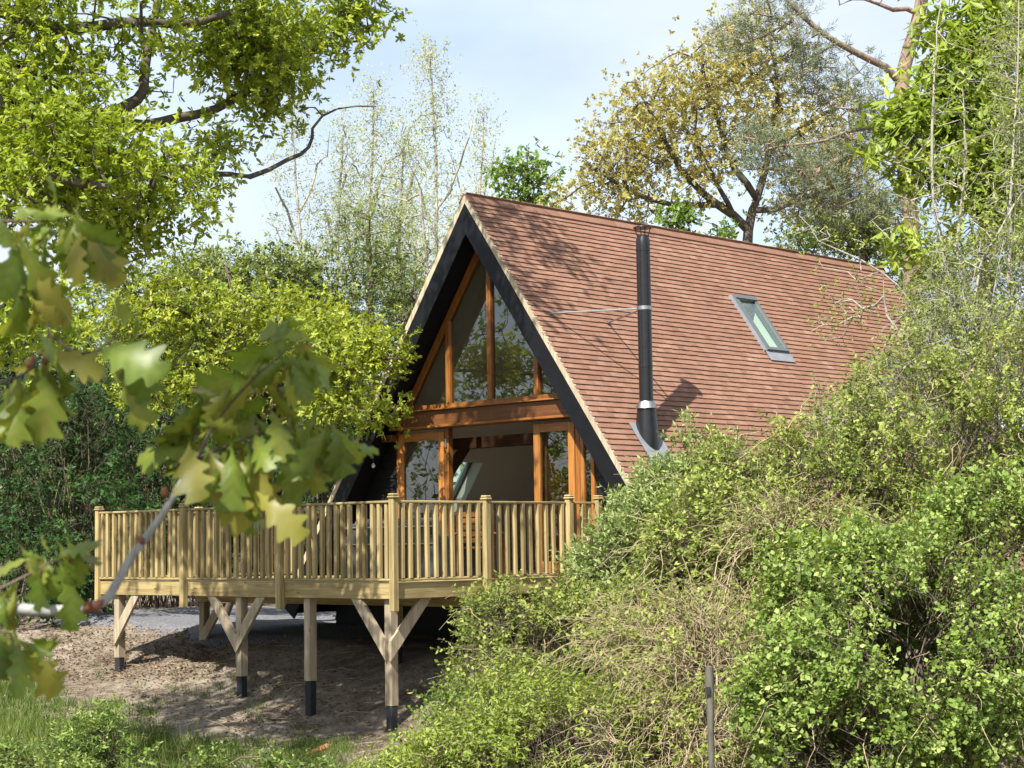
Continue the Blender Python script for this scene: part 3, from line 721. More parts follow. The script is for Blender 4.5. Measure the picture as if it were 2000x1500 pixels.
# support posts with black sleeves, knee braces
def support(u, v, zs, brace=(), top=None):
    wx = world(u, v, 0); gz = float(ground_z(wx[0], wx[1])); zt = Z_BB - .001 if top is None else top
    b = MB(); b.cbox((u - .0625, v - .0625, zs), (u + .0625, v + .0625, zt), .006); o = b.build('support_post', M['oldpine'], deck)
    b = MB(); b.cbox((u - .058, v - .058, gz - .25), (u + .058, v + .058, zs - .001), .014); b.build('post_sleeve', M['sleeve'], o)
    for kind in brace:
        b = MB(); zl = zt - .78; zh = zt - .002; Wd = .20
        if kind in ('gl', 'gr'):
            s = -1 if kind == 'gl' else 1
            P = [(u, v - .0635, zl), (u, v - .0635, zl + Wd * 1.25), (u + s * .47, v - .0635, zh), (u + s * .66, v - .0635, zh)]
            b.prism(P, (0, -.046, 0)); b.build('knee_brace', M['oldpine'], o)
        else:
            x0 = u + .0635
            P = [(x0, v - .10, zl), (x0, v - .10, zl + Wd * 1.25), (x0, v + .42, zh), (x0, v + .62, zh)]
            b.prism(P, (.046, 0, 0)); b.build('knee_brace', M['oldpine'], o)
IN = .125
support(UR - .20, VF + IN, -1.99 + CZ - .33 + .25, ('gl', 'vr'))
support(UR - 1.83, VF + IN, -1.82 + CZ, ())
support(UR - 3.34, VF + IN, -1.82 + CZ, ('gl', 'gr'))
support(UR - 6.37, VF + IN, -1.66 + CZ, ('gr',))
for du in (.30, 1.83, 6.37):
    support(UR - du, VF + 1.70, -1.45 + CZ, ('gr',) if du > 6 else (), Z_BB - .171)

# garden steps at the back of the deck
st = tag(empty('garden_steps', world(-5.0, 1.6, 0), -TH), 'dark open steps with pale tread edges beyond the timber deck', 'steps')
for i in range(4):
    z = 0.02 + i * .18
    b = MB(); b.cbox((-.1, i * .27, z + .12), (1.2, i * .27 + .29, z + .155)); b.build('tread', M['oldpine'], st)
    b = MB(); b.box((-.05, i * .27 + .03, z - .05), (1.15, i * .27 + .28, z + .118)); b.build('riser', M['black'], st)

# deck furniture seen between the balusters
def sofa():
    r = tag(empty('garden_sofa', world(0.35, -1.9, Z_DECK), -TH), 'dark woven garden sofa with grey cushions on the deck', 'sofa')
    b = MB(); b.cbox((-.85, 0, .02), (.85, .78, .30), .02); b.build('base', M['rattan'], r)
    b = MB(); b.cbox((-.85, -.08, .02), (.85, -.001, .80), .02); b.build('backrest', M['rattan'], r)
    for s in (-1, 1):
        b = MB(); b.cbox((s * .851, -.08, .02), (s * .98, .78, .62), .02); b.build('arm', M['rattan'], r)
        b = MB(); b.cbox((s * .42 - .41, .10, .301), (s * .42 + .41, .76, .43), .04); b.build('seat_cushion', M['cushion'], r)
        b = MB(); b.cbox((s * .42 - .40, .0, .44), (s * .42 + .40, .16, .86), .05); b.build('back_cushion', M['cushion'], r)
    for z in (.50, .74):
        b = MB(); b.rod((-.97, -.092, z), (.97, -.092, z), .011); b.build('rail', M['steel'], r)
sofa()
def chair():
    r = tag(empty('garden_chair', world(1.45, -1.2, Z_DECK), -TH + .5), 'brown wooden slatted garden chair on the deck', 'chair')
    for x in (-.24, .24):
        for y, h in ((-.24, .95), (.24, .62)):
            b = MB(); b.cbox((x - .03, y - .03, 0), (x + .03, y + .03, h)); b.build('leg', M['teak_z'], r)
    for i in range(5):
        b = MB(); b.cbox((-.27, -.20 + i * .1, .42), (.27, -.12 + i * .1, .45)); b.build('seat_slat', M['teak_u'], r)
        b = MB(); b.cbox((-.205, -.235, .50 + i * .09), (.205, -.212, .57 + i * .09)); b.build('back_slat', M['teak_u'], r)
    for x in (-.27, .27):
        b = MB(); b.cbox((x - .04, -.28, .621), (x + .04, .28, .645)); b.build('arm', M['teak_v'], r)
chair()
# festoon bulbs hanging on the gable
for (u, z, lab) in ((-2.50, 1.26 + CZ, 'small white round bulb hanging on the black boards beside the glazed door'), (2.32, 1.22 + CZ, 'small white round bulb hanging by the barge board above the sidelight')):
    r = tag(empty('festoon_bulb', world(u, .30, z), -TH), lab, 'light bulb', 'festoon bulbs on the gable')
    b = MB(); b.lathe([(0.004, .045), (.02, .03), (.034, 0.0), (.02, -.028), (.003, -.036)], seg=14); b.build('globe', M['bulb'], r, smooth=True)
    b = MB(); b.lathe([(.014, .04), (.014, .085), (.006, .09)], seg=10); b.rod((0, 0, .085), (0.02 if u < 0 else -.02, 0, .30), .004, 5); b.build('cable', M['flue'], r)

# ------------------------------------------------------------------ vegetation tools
LEAF6 = (np.array([(0, 0, 0), (.32, .42, -.10), (.72, .40, -.12), (1, 0, -.10), (.72, -.40, -.12), (.32, -.42, -.10)]), np.array([[0, 3, 2, 1], [0, 5, 4, 3]]))
LEAF4 = (np.array([(0, 0, 0), (.52, .5, -.10), (1, 0, -.06), (.52, -.5, -.10)]), np.array([[0, 2, 1], [0, 3, 2]]))
LEAF8 = (np.array([(0, 0, 0), (.30, .30, -.05), (.42, .22, -.05), (.70, .50, -.12), (1, .05, -.14), (.70, -.50, -.12), (.42, -.22, -.05), (.30, -.30, -.05)]), np.array([[0, 4, 3, 2], [0, 6, 5, 4], [0, 2, 1, 1], [0, 7, 6, 6]]))
BLADE = (np.array([(0, -.5, 0), (0, .5, 0), (.55, .36, .02), (.55, -.36, .02), (1, 0, -.10)]), np.array([[0, 1, 2], [0, 2, 3], [3, 2, 4]]))

def leaves_at(P, A, Nn, Ln, W, tmpl):
    T_, Fq = tmpl
    A = norm(A); B = norm(np.cross(Nn, A)); C = np.cross(A, B)
    V = P[:, None, :] + A[:, None, :] * (T_[None, :, 0:1] * Ln[:, None, None]) + B[:, None, :] * (T_[None, :, 1:2] * W[:, None, None]) + C[:, None, :] * (T_[None, :, 2:3] * Ln[:, None, None])
    k = len(T_); Fx = (Fq[None] + k * np.arange(len(P))[:, None, None]).reshape(-1, Fq.shape[1])
    return V.reshape(-1, 3), Fx, k

def shoot_leaves(P, D, r, ns=3, spread=.2, slen=.15, nl=7, L=.09, Wr=.5, splay=1.1, droop=.2, a=.6, up=.35, tmpl=LEAF6, t0=.3, tone0=.5, tvar=.16, cvar=.16, flat=.5):
    """leafy shoots round points P (n,3) pointing along D; returns verts, faces, tone"""
    n = len(P); m = n * ns
    base = np.repeat(P, ns, 0) + r.normal(0, 1, (m, 3)) * spread * .55
    ax = norm(np.repeat(D, ns, 0) * a + r.normal(0, 1, (m, 3)) * .55 + np.array([0, 0, up]))
    ct = np.repeat(r.normal(0, cvar, n), ns) + r.normal(0, cvar * .5, m)
    sl = slen * r.uniform(.6, 1.3, m)
    M_ = m * nl
    k = np.tile(np.arange(nl), m); t = t0 + (1 - t0) * (k + r.uniform(0, 1, M_)) / nl
    axr = np.repeat(ax, nl, 0); e1 = norm(np.cross(axr, np.array([.31, .52, .79]))); e2 = np.cross(axr, e1)
    phi = k * 2.39996 + np.repeat(r.uniform(0, 6.28, m), nl) + r.normal(0, .3, M_)
    perp = e1 * np.cos(phi)[:, None] + e2 * np.sin(phi)[:, None]
    sp = splay * r.uniform(.7, 1.25, M_)
    ld = axr * np.cos(sp)[:, None] + perp * np.sin(sp)[:, None] + np.array([0, 0, -droop]) + r.normal(0, .12, (M_, 3)); ld = norm(ld)
    pos = np.repeat(base, nl, 0) + axr * (np.repeat(sl, nl) * t)[:, None]
    nn = np.array([0, 0, flat]) + axr * .5 + r.normal(0, .38, (M_, 3))
    Ls = L * r.uniform(.5, 1.4, M_)
    V, Fx, kk = leaves_at(pos, ld, nn, Ls, Ls * Wr, tmpl)
    tn = np.clip(tone0 + np.repeat(ct, nl) + r.normal(0, tvar, M_), 0, 1)
    return V, Fx, np.repeat(tn, kk), (base, ax, sl)

def tubes(PL, r0, r1, sides=4):
    """PL (n,k,3) polylines -> verts, quads"""
    PL = np.asarray(PL, float); n, k, _ = PL.shape
    d = np.gradient(PL, axis=1); d = norm(d)
    e1 = norm(np.cross(d, np.array([.31, .52, .79]))); e2 = np.cross(d, e1)
    r0 = np.broadcast_to(np.asarray(r0, float), (n,)); r1 = np.broadcast_to(np.asarray(r1, float), (n,))
    rr = r0[:, None] + (r1 - r0)[:, None] * np.linspace(0, 1, k)[None]
    th = np.arange(sides) * 2 * math.pi / sides
    V = PL[:, :, None, :] + rr[:, :, None, None] * (e1[:, :, None, :] * np.cos(th)[None, None, :, None] + e2[:, :, None, :] * np.sin(th)[None, None, :, None])
    I = np.arange(n * k * sides).reshape(n, k, sides); J = np.roll(I, -1, 2)
    Fq = np.stack([I[:, :-1], J[:, :-1], J[:, 1:], I[:, 1:]], -1).reshape(-1, 4)
    return V.reshape(-1, 3), Fq

def arcs(P0, D, Ln, r, k=6, sag=.3, wig=.06):
    """polylines starting at P0 along D with sag and wiggle"""
    n = len(P0); t = np.linspace(0, 1, k)
    PL = P0[:, None, :] + D[:, None, :] * (Ln[:, None] * t[None])[..., None]
    PL[..., 2] -= (sag * Ln)[:, None] * t[None] ** 2
    wn = np.cumsum(r.normal(0, 1, (n, k, 3)) * wig, 1) * Ln[:, None, None] * .5
    wn[:, 0] = 0
    return PL + wn

def cat(parts):
    """join (V,F,tone) lists with same face size"""
    off = 0; Vs, Fs, Ts = [], {}, []
    for V, Fx, T_ in parts:
        Vs.append(V); Fs.setdefault(Fx.shape[1], []).append(Fx + off); off += len(V); Ts.append(T_)
    return np.vstack(Vs), [np.vstack(f) for f in Fs.values()], np.concatenate(Ts)

def smooth_line(pts, step):
    P = np.asarray(pts, float)
    if len(P) > 2:
        Q = np.vstack([2 * P[0] - P[1], P, 2 * P[-1] - P[-2]]); out = []
        for i in range(1, len(Q) - 2):
            m = max(2, int(np.linalg.norm(Q[i + 1] - Q[i]) / step))
            for t in np.linspace(0, 1, m, endpoint=False):
                out.append(.5 * (2 * Q[i] + (Q[i + 1] - Q[i - 1]) * t + (2 * Q[i - 1] - 5 * Q[i] + 4 * Q[i + 1] - Q[i + 2]) * t * t + (3 * Q[i] - Q[i - 1] - 3 * Q[i + 1] + Q[i + 2]) * t ** 3))
        out.append(P[-1]); return np.array(out)
    m = max(2, int(np.linalg.norm(P[1] - P[0]) / step)); return P[0] + (P[1] - P[0]) * np.linspace(0, 1, m + 1)[:, None]

def grow(guides, attr, r, step=.4, rtip=.006, expo=.43, wig=.10, lift=.0):
    """skeleton: guide polylines (with radius) then a twig to every attractor. guides: [(pts, r0, r1)]"""
    cap = 60000; pos = np.zeros((cap, 3)); par = np.full(cap, -1); rg = np.zeros(cap); n = 0
    for gi, (pts, ra, rb) in enumerate(guides):
        Q = smooth_line(pts, step); Q[1:-1] += r.normal(0, wig * .25, (len(Q) - 2, 3)) * step
        start = -1
        if gi:
            start = int(np.argmin(((pos[:n] - Q[0]) ** 2).sum(1))); Q = Q[1:]
        m = len(Q); pos[n:n + m] = Q; par[n:n + m] = np.arange(n - 1, n + m - 1); par[n] = start; rg[n:n + m] = np.linspace(ra, rb, m); n += m
    d0 = np.array([((pos[:n] - a) ** 2).sum(1).min() for a in attr]); order = np.argsort(d0 * r.uniform(.5, 1.5, len(d0)))
    tips = np.zeros(len(attr), int); nodeage = np.zeros(cap)
    for ai in order:
        a = attr[ai]; dd = np.sqrt(((pos[:n] - a) ** 2).sum(1)); j = int(np.argmin(dd + .25 * np.maximum(0, pos[:n, 2] - a[2] - .2)))
        D = dd[j]; m = max(1, int(D / step)); t = np.arange(1, m + 1) / m
        ln = pos[j] + (a - pos[j]) * t[:, None]
        bow = np.sin(np.pi * t) * D
        ln += bow[:, None] * (r.normal(0, wig, 3) + np.array([0, 0, lift])) + r.normal(0, wig * .35, (m, 3)) * step * (t < 1)[:, None]
        if n + m > cap - 5: break
        pos[n:n + m] = ln; par[n] = j; par[n + 1:n + m] = np.arange(n, n + m - 1); n += m; tips[ai] = n - 1
    pos = pos[:n]; par = par[:n]; rg = rg[:n]
    cnt = np.zeros(n); cnt[tips] += 1; cnt = np.maximum(cnt, 0)
    for i in range(n - 1, 0, -1):
        if par[i] >= 0: cnt[par[i]] += cnt[i]
    rad = np.maximum(rtip * np.maximum(cnt, 1) ** expo, rg * (rg > 0))
    for i in range(1, n):
        if par[i] >= 0 and rad[i] > rad[par[i]]: rad[i] = rad[par[i]]
    d = norm(pos[tips] - pos[np.maximum(par[tips], 0)])
    return pos, par, rad, tips, d

def skin(pos, par, rad):
    """frusta for every segment, rings shared along the main line"""
    n = len(pos); idx = np.where(par >= 0)[0]; d = np.zeros((n, 3)); d[idx] = norm(pos[idx] - pos[par[idx]])
    roots = np.where(par < 0)[0]
    main = np.full(n, -1)
    for i in idx[np.argsort(rad[idx])]: main[par[i]] = i
    for q in roots:
        if main[q] >= 0: d[q] = d[main[q]]
    dn = d.copy(); hm = main >= 0; dn[hm] = norm(d[hm] + d[main[hm]])
    parts = []
    for lo, hi, sd in ((.045, 99, 10), (.014, .045, 6), (0, .014, 4)):
        I = idx[(rad[idx] >= lo) & (rad[idx] < hi)]
        if not len(I): continue
        p = par[I]; ism = main[p] == I
        dp = np.where(ism[:, None], dn[p], d[I]); rp_ = np.where(ism, rad[p], np.minimum(rad[I] * 1.15, rad[p]))
        th = np.arange(sd) * 2 * math.pi / sd
        def ring(c, dd, rr):
            e1 = norm(np.cross(dd, np.array([.61, .37, .05]))); e2 = np.cross(dd, e1)
            return c[:, None] + rr[:, None, None] * (e1[:, None] * np.cos(th)[None, :, None] + e2[:, None] * np.sin(th)[None, :, None])
        V = np.concatenate([ring(pos[p], dp, rp_), ring(pos[I], dn[I], rad[I])], 1)
        b = np.arange(len(I))[:, None] * 2 * sd; k = np.arange(sd)[None]; k2 = (k + 1) % sd
        parts.append((V.reshape(-1, 3), np.stack([b + k, b + k2, b + sd + k2, b + sd + k], -1).reshape(-1, 4), np.full(V.shape[0] * V.shape[1], .5)))
    return cat(parts)

def blob(x, y, Y, rx, ry, dep, n, r, shell=.0):
    """n points in the ellipsoid seen at photo pixel (x,y) with pixel radii rx,ry, Y metres away, dep metres deep"""
    q = norm(r.normal(0, 1, (n, 3))) * (shell + (1 - shell) * r.uniform(0, 1, (n, 1)) ** (1 / 2.2))
    c = at(x, y, Y); s = Y / F_PX
    return c + q * np.array([rx * s, dep, ry * s])

def finish_tree(root, name_leaf, Vl, Fl, Tl, mat_leaf, sk, mat_bark):
    o0 = np.array(root.location)
    V, Fx, T_ = skin(*sk) if isinstance(sk, tuple) else sk
    link('trunk', mesh_np('trunk', V - o0, Fx, mat_bark, T_, True), root)
    link(name_leaf, mesh_np(name_leaf, Vl - o0, Fl, mat_leaf, Tl), root)

def tree(name, label, cat_, guides, attr, bark, leafm, seed, group=None, leaf_kw=None, grow_kw=None, crown='crown', extra=None):
    r = np.random.default_rng(seed)
    base = np.array(guides[0][0][0], float)
    root = tag(empty(name, base), label, cat_, group)
    pos, par, rad, tips, d = grow(guides, attr, r, **(grow_kw or {}))
    V, Fx, T_, _ = shoot_leaves(pos[tips], d, r, **(leaf_kw or {}))
    parts = [(V, Fx, T_)]
    V, Fs, T_ = cat(parts)
    finish_tree(root, crown, V, Fs, T_, leafm, (pos, par, rad), bark)
    return root, pos, tips

def gpt(x, y):                                            # a point on the ground
    return np.array([x, y, float(ground_z(x, y)) - .05])

# ------------------------------------------------------------------ big oak on the left (trunk just outside the view)
r = np.random.default_rng(21)
b0 = gpt(-6.6, 19.8)
fork = at(-190, 420, 19.6)
guides = [
    ([b0, b0 + (0.1, 0, 1.2), at(-205, 800, 19.7), fork, at(-120, 200, 19.8), at(-40, 0, 20.0), at(0, -260, 20.2)], 0.245, 0.101),
    ([fork, at(-60, 318, 19.2), at(60, 338, 19.0), at(140, 352, 18.8), at(212, 364, 18.6)], 0.072, 0.040),
    ([at(-120, 200, 19.8), at(60, 200, 20.2), at(180, 230, 20.8), at(280, 245, 21.3), at(345, 228, 21.8), at(420, 212, 22.2), at(500, 165, 22.6), at(575, 138, 22.9), at(640, 60, 23.2), at(700, 20, 23.4)], 0.094, 0.022),
    ([at(-40, 0, 20.0), at(120, 60, 20.3), at(240, 42, 20.6), at(340, 48, 20.9), at(430, 30, 21.3), at(520, 2, 21.8), at(620, -60, 22.2)], 0.079, 0.022),
    ([at(60, 200, 20.2), at(220, 300, 20.8), at(330, 325, 21.2), at(412, 338, 21.6), at(488, 346, 21.9), at(560, 312, 22.2), at(605, 286, 22.4), at(612, 250, 22.5), at(660, 215, 22.7), at(735, 208, 22.8)], 0.054, 0.009),
    ([at(180, 230, 20.8), at(265, 200, 21.0), at(285, 140, 21.2), at(300, 40, 21.5), at(330, -120, 21.8)], 0.072, 0.036),
    ([at(0, -260, 20.2), at(300, -420, 21.5), at(640, -420, 23.0)], 0.072, 0.022),
    ([fork, at(-80, 520, 18.5), at(60, 610, 18.0)], 0.050, 0.014),
    ([at(-120, 200, 19.8), np.array([-6.6, 21.5, 6.6]), np.array([-6.8, 23.6, 7.0])], 0.058, 0.014),
]
A_ = [blob(130, 110, 20.0, 250, 190, 1.6, 330, r), blob(90, 330, 19.3, 210, 150, 1.3, 260, r), blob(330, 330, 20.8, 130, 90, .8, 120, r),
      blob(330, 430, 20.6, 130, 55, .6, 80, r), blob(200, 480, 20.2, 110, 50, .6, 45, r), blob(470, 60, 22.0, 170, 95, .9, 150, r), blob(600, 90, 23.0, 120, 90, .6, 100, r),
      blob(700, 20, 23.4, 70, 45, .4, 34, r), blob(560, 195, 22.7, 90, 60, .5, 60, r), blob(625, 215, 22.7, 50, 38, .3, 26, r), blob(430, 280, 21.8, 60, 30, .3, 20, r),
      blob(480, 130, 22.0, 120, 80, .6, 60, r), blob(60, 620, 18.2, 120, 80, .9, 60, r),
      blob(200, -190, 20.8, 480, 170, 2.2, 330, r), blob(560, -300, 22.8, 260, 190, 1.2, 170, r), blob(760, -330, 24.0, 130, 110, .8, 60, r),
      np.array([-6.9, 23.0, 7.0]) + norm(r.normal(0, 1, (210, 3))) * r.uniform(.2, 1, (210, 1)) * np.array([1.6, 2.0, .9]),
      blob(-330, 60, 19.0, 260, 360, 2.4, 300, r), blob(-320, -300, 19.0, 300, 200, 2.0, 150, r)]
A_ = np.vstack(A_); nz = np.sin(A_ @ np.array([2.1, .6, 1.1])) + np.sin(A_ @ np.array([-1.2, .9, 2.6]) + 1.3) + np.sin(A_ @ np.array([.7, -1.9, -1.8]) + .4)
A_ = A_[(r.uniform(0, 1, len(A_)) < .82 + .5 * nz)]
tree('oak_tree', 'large oak with lime-green spring leaves and dark crooked limbs overhanging the deck', 'tree', guides, A_, M['bark_oak'], M['oak'], 22,
     leaf_kw=dict(ns=7, spread=.30, slen=.06, nl=9, L=.074, Wr=.46, splay=1.25, droop=.12, up=.5, t0=.5, cvar=.15, flat=.45), grow_kw=dict(step=.30, rtip=.0055, wig=.16, lift=.02))

# young oak behind the deck, its branches reaching in front of the barge board
r = np.random.default_rng(31)
b0 = gpt(-5.2, 32.2)
guides = [([b0, at(500, 1000, 32.0), at(495, 850, 31.6), at(490, 720, 31.2), at(470, 600, 31.0), at(440, 520, 31.0)], .11, .03),
          ([at(495, 850, 31.6), at(560, 760, 30.4), at(640, 720, 29.0), at(730, 700, 27.6), at(785, 700, 27.0)], .05, .008),
          ([at(495, 850, 31.6), at(600, 800, 29.8), at(700, 800, 28.0), at(765, 810, 27.2)], .04, .008),
          ([at(490, 720, 31.2), at(380, 620, 30.6), at(300, 590, 30.0)], .045, .01)]
A_ = [blob(640, 690, 29.0, 110, 75, .9, 150, r), blob(735, 695, 27.6, 65, 45, .4, 46, r), blob(650, 800, 28.6, 75, 45, .6, 45, r), blob(745, 805, 27.3, 45, 28, .25, 18, r),
      blob(560, 620, 30.6, 120, 70, 1.0, 90, r), blob(380, 600, 30.6, 130, 80, 1.0, 90, r), blob(250, 640, 30.2, 100, 70, .8, 50, r), blob(450, 730, 30.6, 120, 90, 1.0, 70, r), blob(330, 760, 30.4, 120, 70, .9, 50, r)]
tree('young_oak', 'young oak with bright yellow-green leaves reaching across the left barge board', 'tree', guides, np.vstack(A_), M['bark_brown'], M['oak_young'], 32,
     leaf_kw=dict(ns=7, spread=.28, slen=.07, nl=8, L=.08, Wr=.45, splay=1.2, droop=.12, up=.5, t0=.4, tone0=.62, cvar=.2), grow_kw=dict(step=.35, rtip=.005, wig=.14))

# ------------------------------------------------------------------ background trees
def conifer(name, label, x, y_top, Y, half_px, group, seed, tone=.45, dens=1.0):
    """layered conifer; pixel x of the axis, pixel y of the tip, pixel half width at the base"""
    r = np.random.default_rng(seed); top = at(x, y_top + 75, Y); base = gpt(top[0], Y); H = top[2] - base[2]; R = half_px * Y / F_PX
    root = tag(empty(name, base), label, 'tree', group)
    nb = int(420 * dens); t = r.uniform(.02, 1, nb) ** .8; az = r.uniform(0, 6.283, nb)
    rad = R * (1 - t) ** .95 * r.uniform(.55, 1.15, nb) + .05
    p0 = base + np.stack([np.zeros(nb), np.zeros(nb), H * t * .98], -1)
    D = np.stack([np.cos(az), np.sin(az), .25 + .5 * t], -1)
    PL = arcs(p0, norm(D), rad, r, 6, .32, .03)
    Vb, Fb = tubes(PL, .018 * (1 - t) + .006, .003, 4)
    trunk = np.stack([np.repeat(base[None], 6, 0)], 0); trunk[0, :, 2] += np.linspace(0, H, 6)
    Vt, Ft = tubes(trunk, .16 + R * .05, .015, 8)
    V, Fx, T_ = cat([(Vt, Ft, np.full(len(Vt), .5)), (Vb, Fb, np.full(len(Vb), .5))])
    link('trunk', mesh_np('trunk', V - base, Fx, M['bark_brown'], T_, True), root)
    ks = 9; ii = np.repeat(np.arange(nb), ks); tt = r.uniform(.25, 1, len(ii))
    seg = np.clip((tt * 5).astype(int), 0, 4); f = tt * 5 - seg
    P = PL[ii, seg] * (1 - f)[:, None] + PL[ii, seg + 1] * f[:, None]; Dd = norm(PL[ii, seg + 1] - PL[ii, seg])
    keep = r.uniform(0, 1, len(P)) < .35 + .65 * (1 - (P[:, 2] - base[2]) / H) ** .5; P, Dd = P[keep], Dd[keep]
    V, Fx, T_, _ = shoot_leaves(P, Dd, r, ns=2, spread=.10, slen=.26, nl=9, L=.13, Wr=.24, splay=.6, droop=.30, a=.9, up=.05, tmpl=LEAF4, t0=.05, tone0=tone, tvar=.14, cvar=.2, flat=.7)
    link('crown', mesh_np('crown', V - base, Fx, M['conifer'], T_), root)
    return root
CG = 'conifers beyond the gravel drive'
for i, (x, yt, Y, hw, tn) in enumerate([(150, 545, 44, 230, .42), (335, 480, 47, 210, .60), (455, 465, 52, 190, .72), (580, 475, 48, 180, .74), (655, 500, 45, 170, .62), (30, 480, 48, 230, .5), (-150, 430, 46, 260, .5), (505, 520, 44, 170, .70), (245, 530, 51, 200, .62), (400, 560, 43, 170, .56)]):
    conifer('conifer', ['dark conifer behind the laurel left of the railing', 'conifer behind the middle of the left railing', 'tall distant conifer behind the maple crown', 'conifer behind the young oak branches',
            'conifer beside the feathery tree', 'conifer behind the big oak foliage at the drive', 'conifer beyond the big oak trunk', 'conifer directly behind the young oak trunk', 'conifer deep behind the dark laurels', 'dark conifer between the young oak and the laurels'][i], x, yt, Y, hw, CG, 60 + i, tn)

# loose olive-green maples closing the gap between oak and house
r = np.random.default_rng(57); b0 = gpt(at(420, 900, 41)[0], 41)
guides = [([b0, at(420, 800, 41), at(425, 640, 41), at(420, 500, 41)], .14, .03), ([at(422, 700, 41), at(330, 600, 41), at(270, 540, 41)], .06, .015), ([at(422, 700, 41), at(520, 590, 40.6), at(590, 520, 40.4)], .06, .015)]
A_ = [blob(330, 560, 41, 110, 70, 1.1, 130, r), blob(440, 545, 41, 110, 65, 1.1, 140, r), blob(560, 545, 40.5, 100, 60, 1.0, 120, r), blob(240, 590, 41, 90, 60, 1.0, 70, r), blob(450, 640, 40.6, 200, 80, 1.2, 140, r), blob(300, 680, 41, 160, 80, 1.2, 90, r), blob(600, 640, 40.6, 100, 80, 1.0, 70, r)]
tree('maple_tree', 'broad olive-green tree with an uneven top between the oak and the gable', 'tree', guides, np.vstack(A_), M['bark_brown'], M['feather'], 58,
     leaf_kw=dict(ns=5, spread=.40, slen=.18, nl=8, L=.105, Wr=.5, splay=1.1, droop=.2, up=.4, tmpl=LEAF4, t0=.1, tone0=.62, cvar=.24), grow_kw=dict(step=.5, rtip=.007))

# feathery tree beside the left slope
r = np.random.default_rng(41); b0 = gpt(at(735, 1000, 41)[0], 41)
guides = [([b0, at(735, 800, 41), at(725, 600, 41), at(722, 430, 41)], .13, .02), ([at(735, 800, 41), at(790, 640, 40.6), at(815, 520, 40.4)], .05, .01)]
A_ = [blob(725, 480, 41, 80, 90, 1.0, 110, r), blob(740, 600, 41, 100, 110, 1.1, 170, r), blob(690, 700, 41, 110, 110, 1.0, 90, r), blob(800, 590, 40.6, 60, 90, .7, 60, r)]
tree('rowan_tree', 'feathery mid-green tree rising beside the left roof slope', 'tree', guides, np.vstack(A_), M['bark_brown'], M['feather'], 42,
     leaf_kw=dict(ns=4, spread=.28, slen=.22, nl=10, L=.085, Wr=.38, splay=1.0, droop=.2, up=.3, tmpl=LEAF4, t0=.1, cvar=.2), grow_kw=dict(step=.5, rtip=.006))

# slender pale poplars behind
PG = 'slender pale poplars behind the house'
def poplar(x, ytop, Y, hw, seed, lean=0, dens=1.0, label=''):
    r = np.random.default_rng(seed); tip = at(x + lean, ytop, Y); b0 = gpt(at(x, 900, Y)[0], Y)
    j = lambda q: r.normal(0, q)
    guides = [([b0, at(x - .2 * lean, 720, Y), at(x + .1 * lean + j(6), 560, Y), at(x + .4 * lean + j(8), (560 + ytop) / 2, Y), tip], .13, .008)]
    for k in range(4):
        ys = 680 - 90 * k; sg = 1 if k % 2 else -1; yt = ytop + 60 + 45 * (3 - k) + j(20)
        guides.append(([at(x + j(4), ys, Y), at(x + sg * hw * .35, ys - 90, Y + j(.3)), at(x + sg * hw * .6 + j(8), (ys + yt) / 2 - 30, Y + j(.5)), at(x + sg * hw * .8 + lean * .5 + j(10), yt, Y + j(.6))], .05, .006))
    A_ = []
    for t in np.linspace(.0, 1, 10):
        yy = ytop + (740 - ytop) * t; A_.append(blob(x + lean * (1 - t), yy, Y, hw * (.22 + 1.0 * t ** .6), 50, .9, int(30 * dens), r))
    tree('poplar_tree', label, 'tree', guides, np.vstack(A_), M['bark_pale'], M['poplar'], seed + 1, PG,
         leaf_kw=dict(ns=4, spread=.45, slen=.4, nl=6, L=.095, Wr=.42, splay=.8, droop=.1, up=.9, tmpl=LEAF4, t0=.05, cvar=.2), grow_kw=dict(step=.5, rtip=.0085, wig=.13, lift=-.14, expo=.36))
for i, (x, yt, Y, hw, ln, dn) in enumerate([(590, 205, 58, 85, -20, .8), (725, 195, 62, 85, 5, 1.1), (865, 125, 60, 95, -25, 1.3), (935, 230, 66, 70, 10, .9), (790, 270, 64, 70, 0, 1.2), (660, 270, 60, 75, 10, 1.0)]):
    poplar(x, yt, Y, hw, 80 + 3 * i, ln, dn, ['thin-leaved pale poplar behind the tip of the long oak limb', 'pale poplar with several slim leaders between the oak limb and the gable peak', 'tallest and leafiest pale poplar, reaching high above the gable peak',
           'slim pale poplar close behind the gable peak', 'short pale poplar under the tallest one, beside the feathery tree', 'short pale poplar just behind the maple top'][i])
# willow-green haze of saplings between poplars and roof
r = np.random.default_rng(45); b0 = gpt(at(840, 900, 52)[0], 52)
guides = [([b0, at(840, 700, 52), at(830, 480, 52), at(820, 370, 52)], .12, .02)]
tree('willow_tree', 'pale yellow-green willow behind the peak of the gable', 'tree', guides, np.vstack([blob(800, 440, 52, 130, 80, 1.2, 110, r), blob(830, 560, 52, 130, 100, 1.2, 140, r), blob(690, 420, 53, 90, 60, 1, 60, r)]), M['bark_pale'], M['poplar'], 46,
     leaf_kw=dict(ns=4, spread=.42, slen=.35, nl=8, L=.085, Wr=.32, splay=.7, droop=.25, up=.3, tmpl=LEAF4, t0=.1, tone0=.3, cvar=.2), grow_kw=dict(step=.6, rtip=.006))
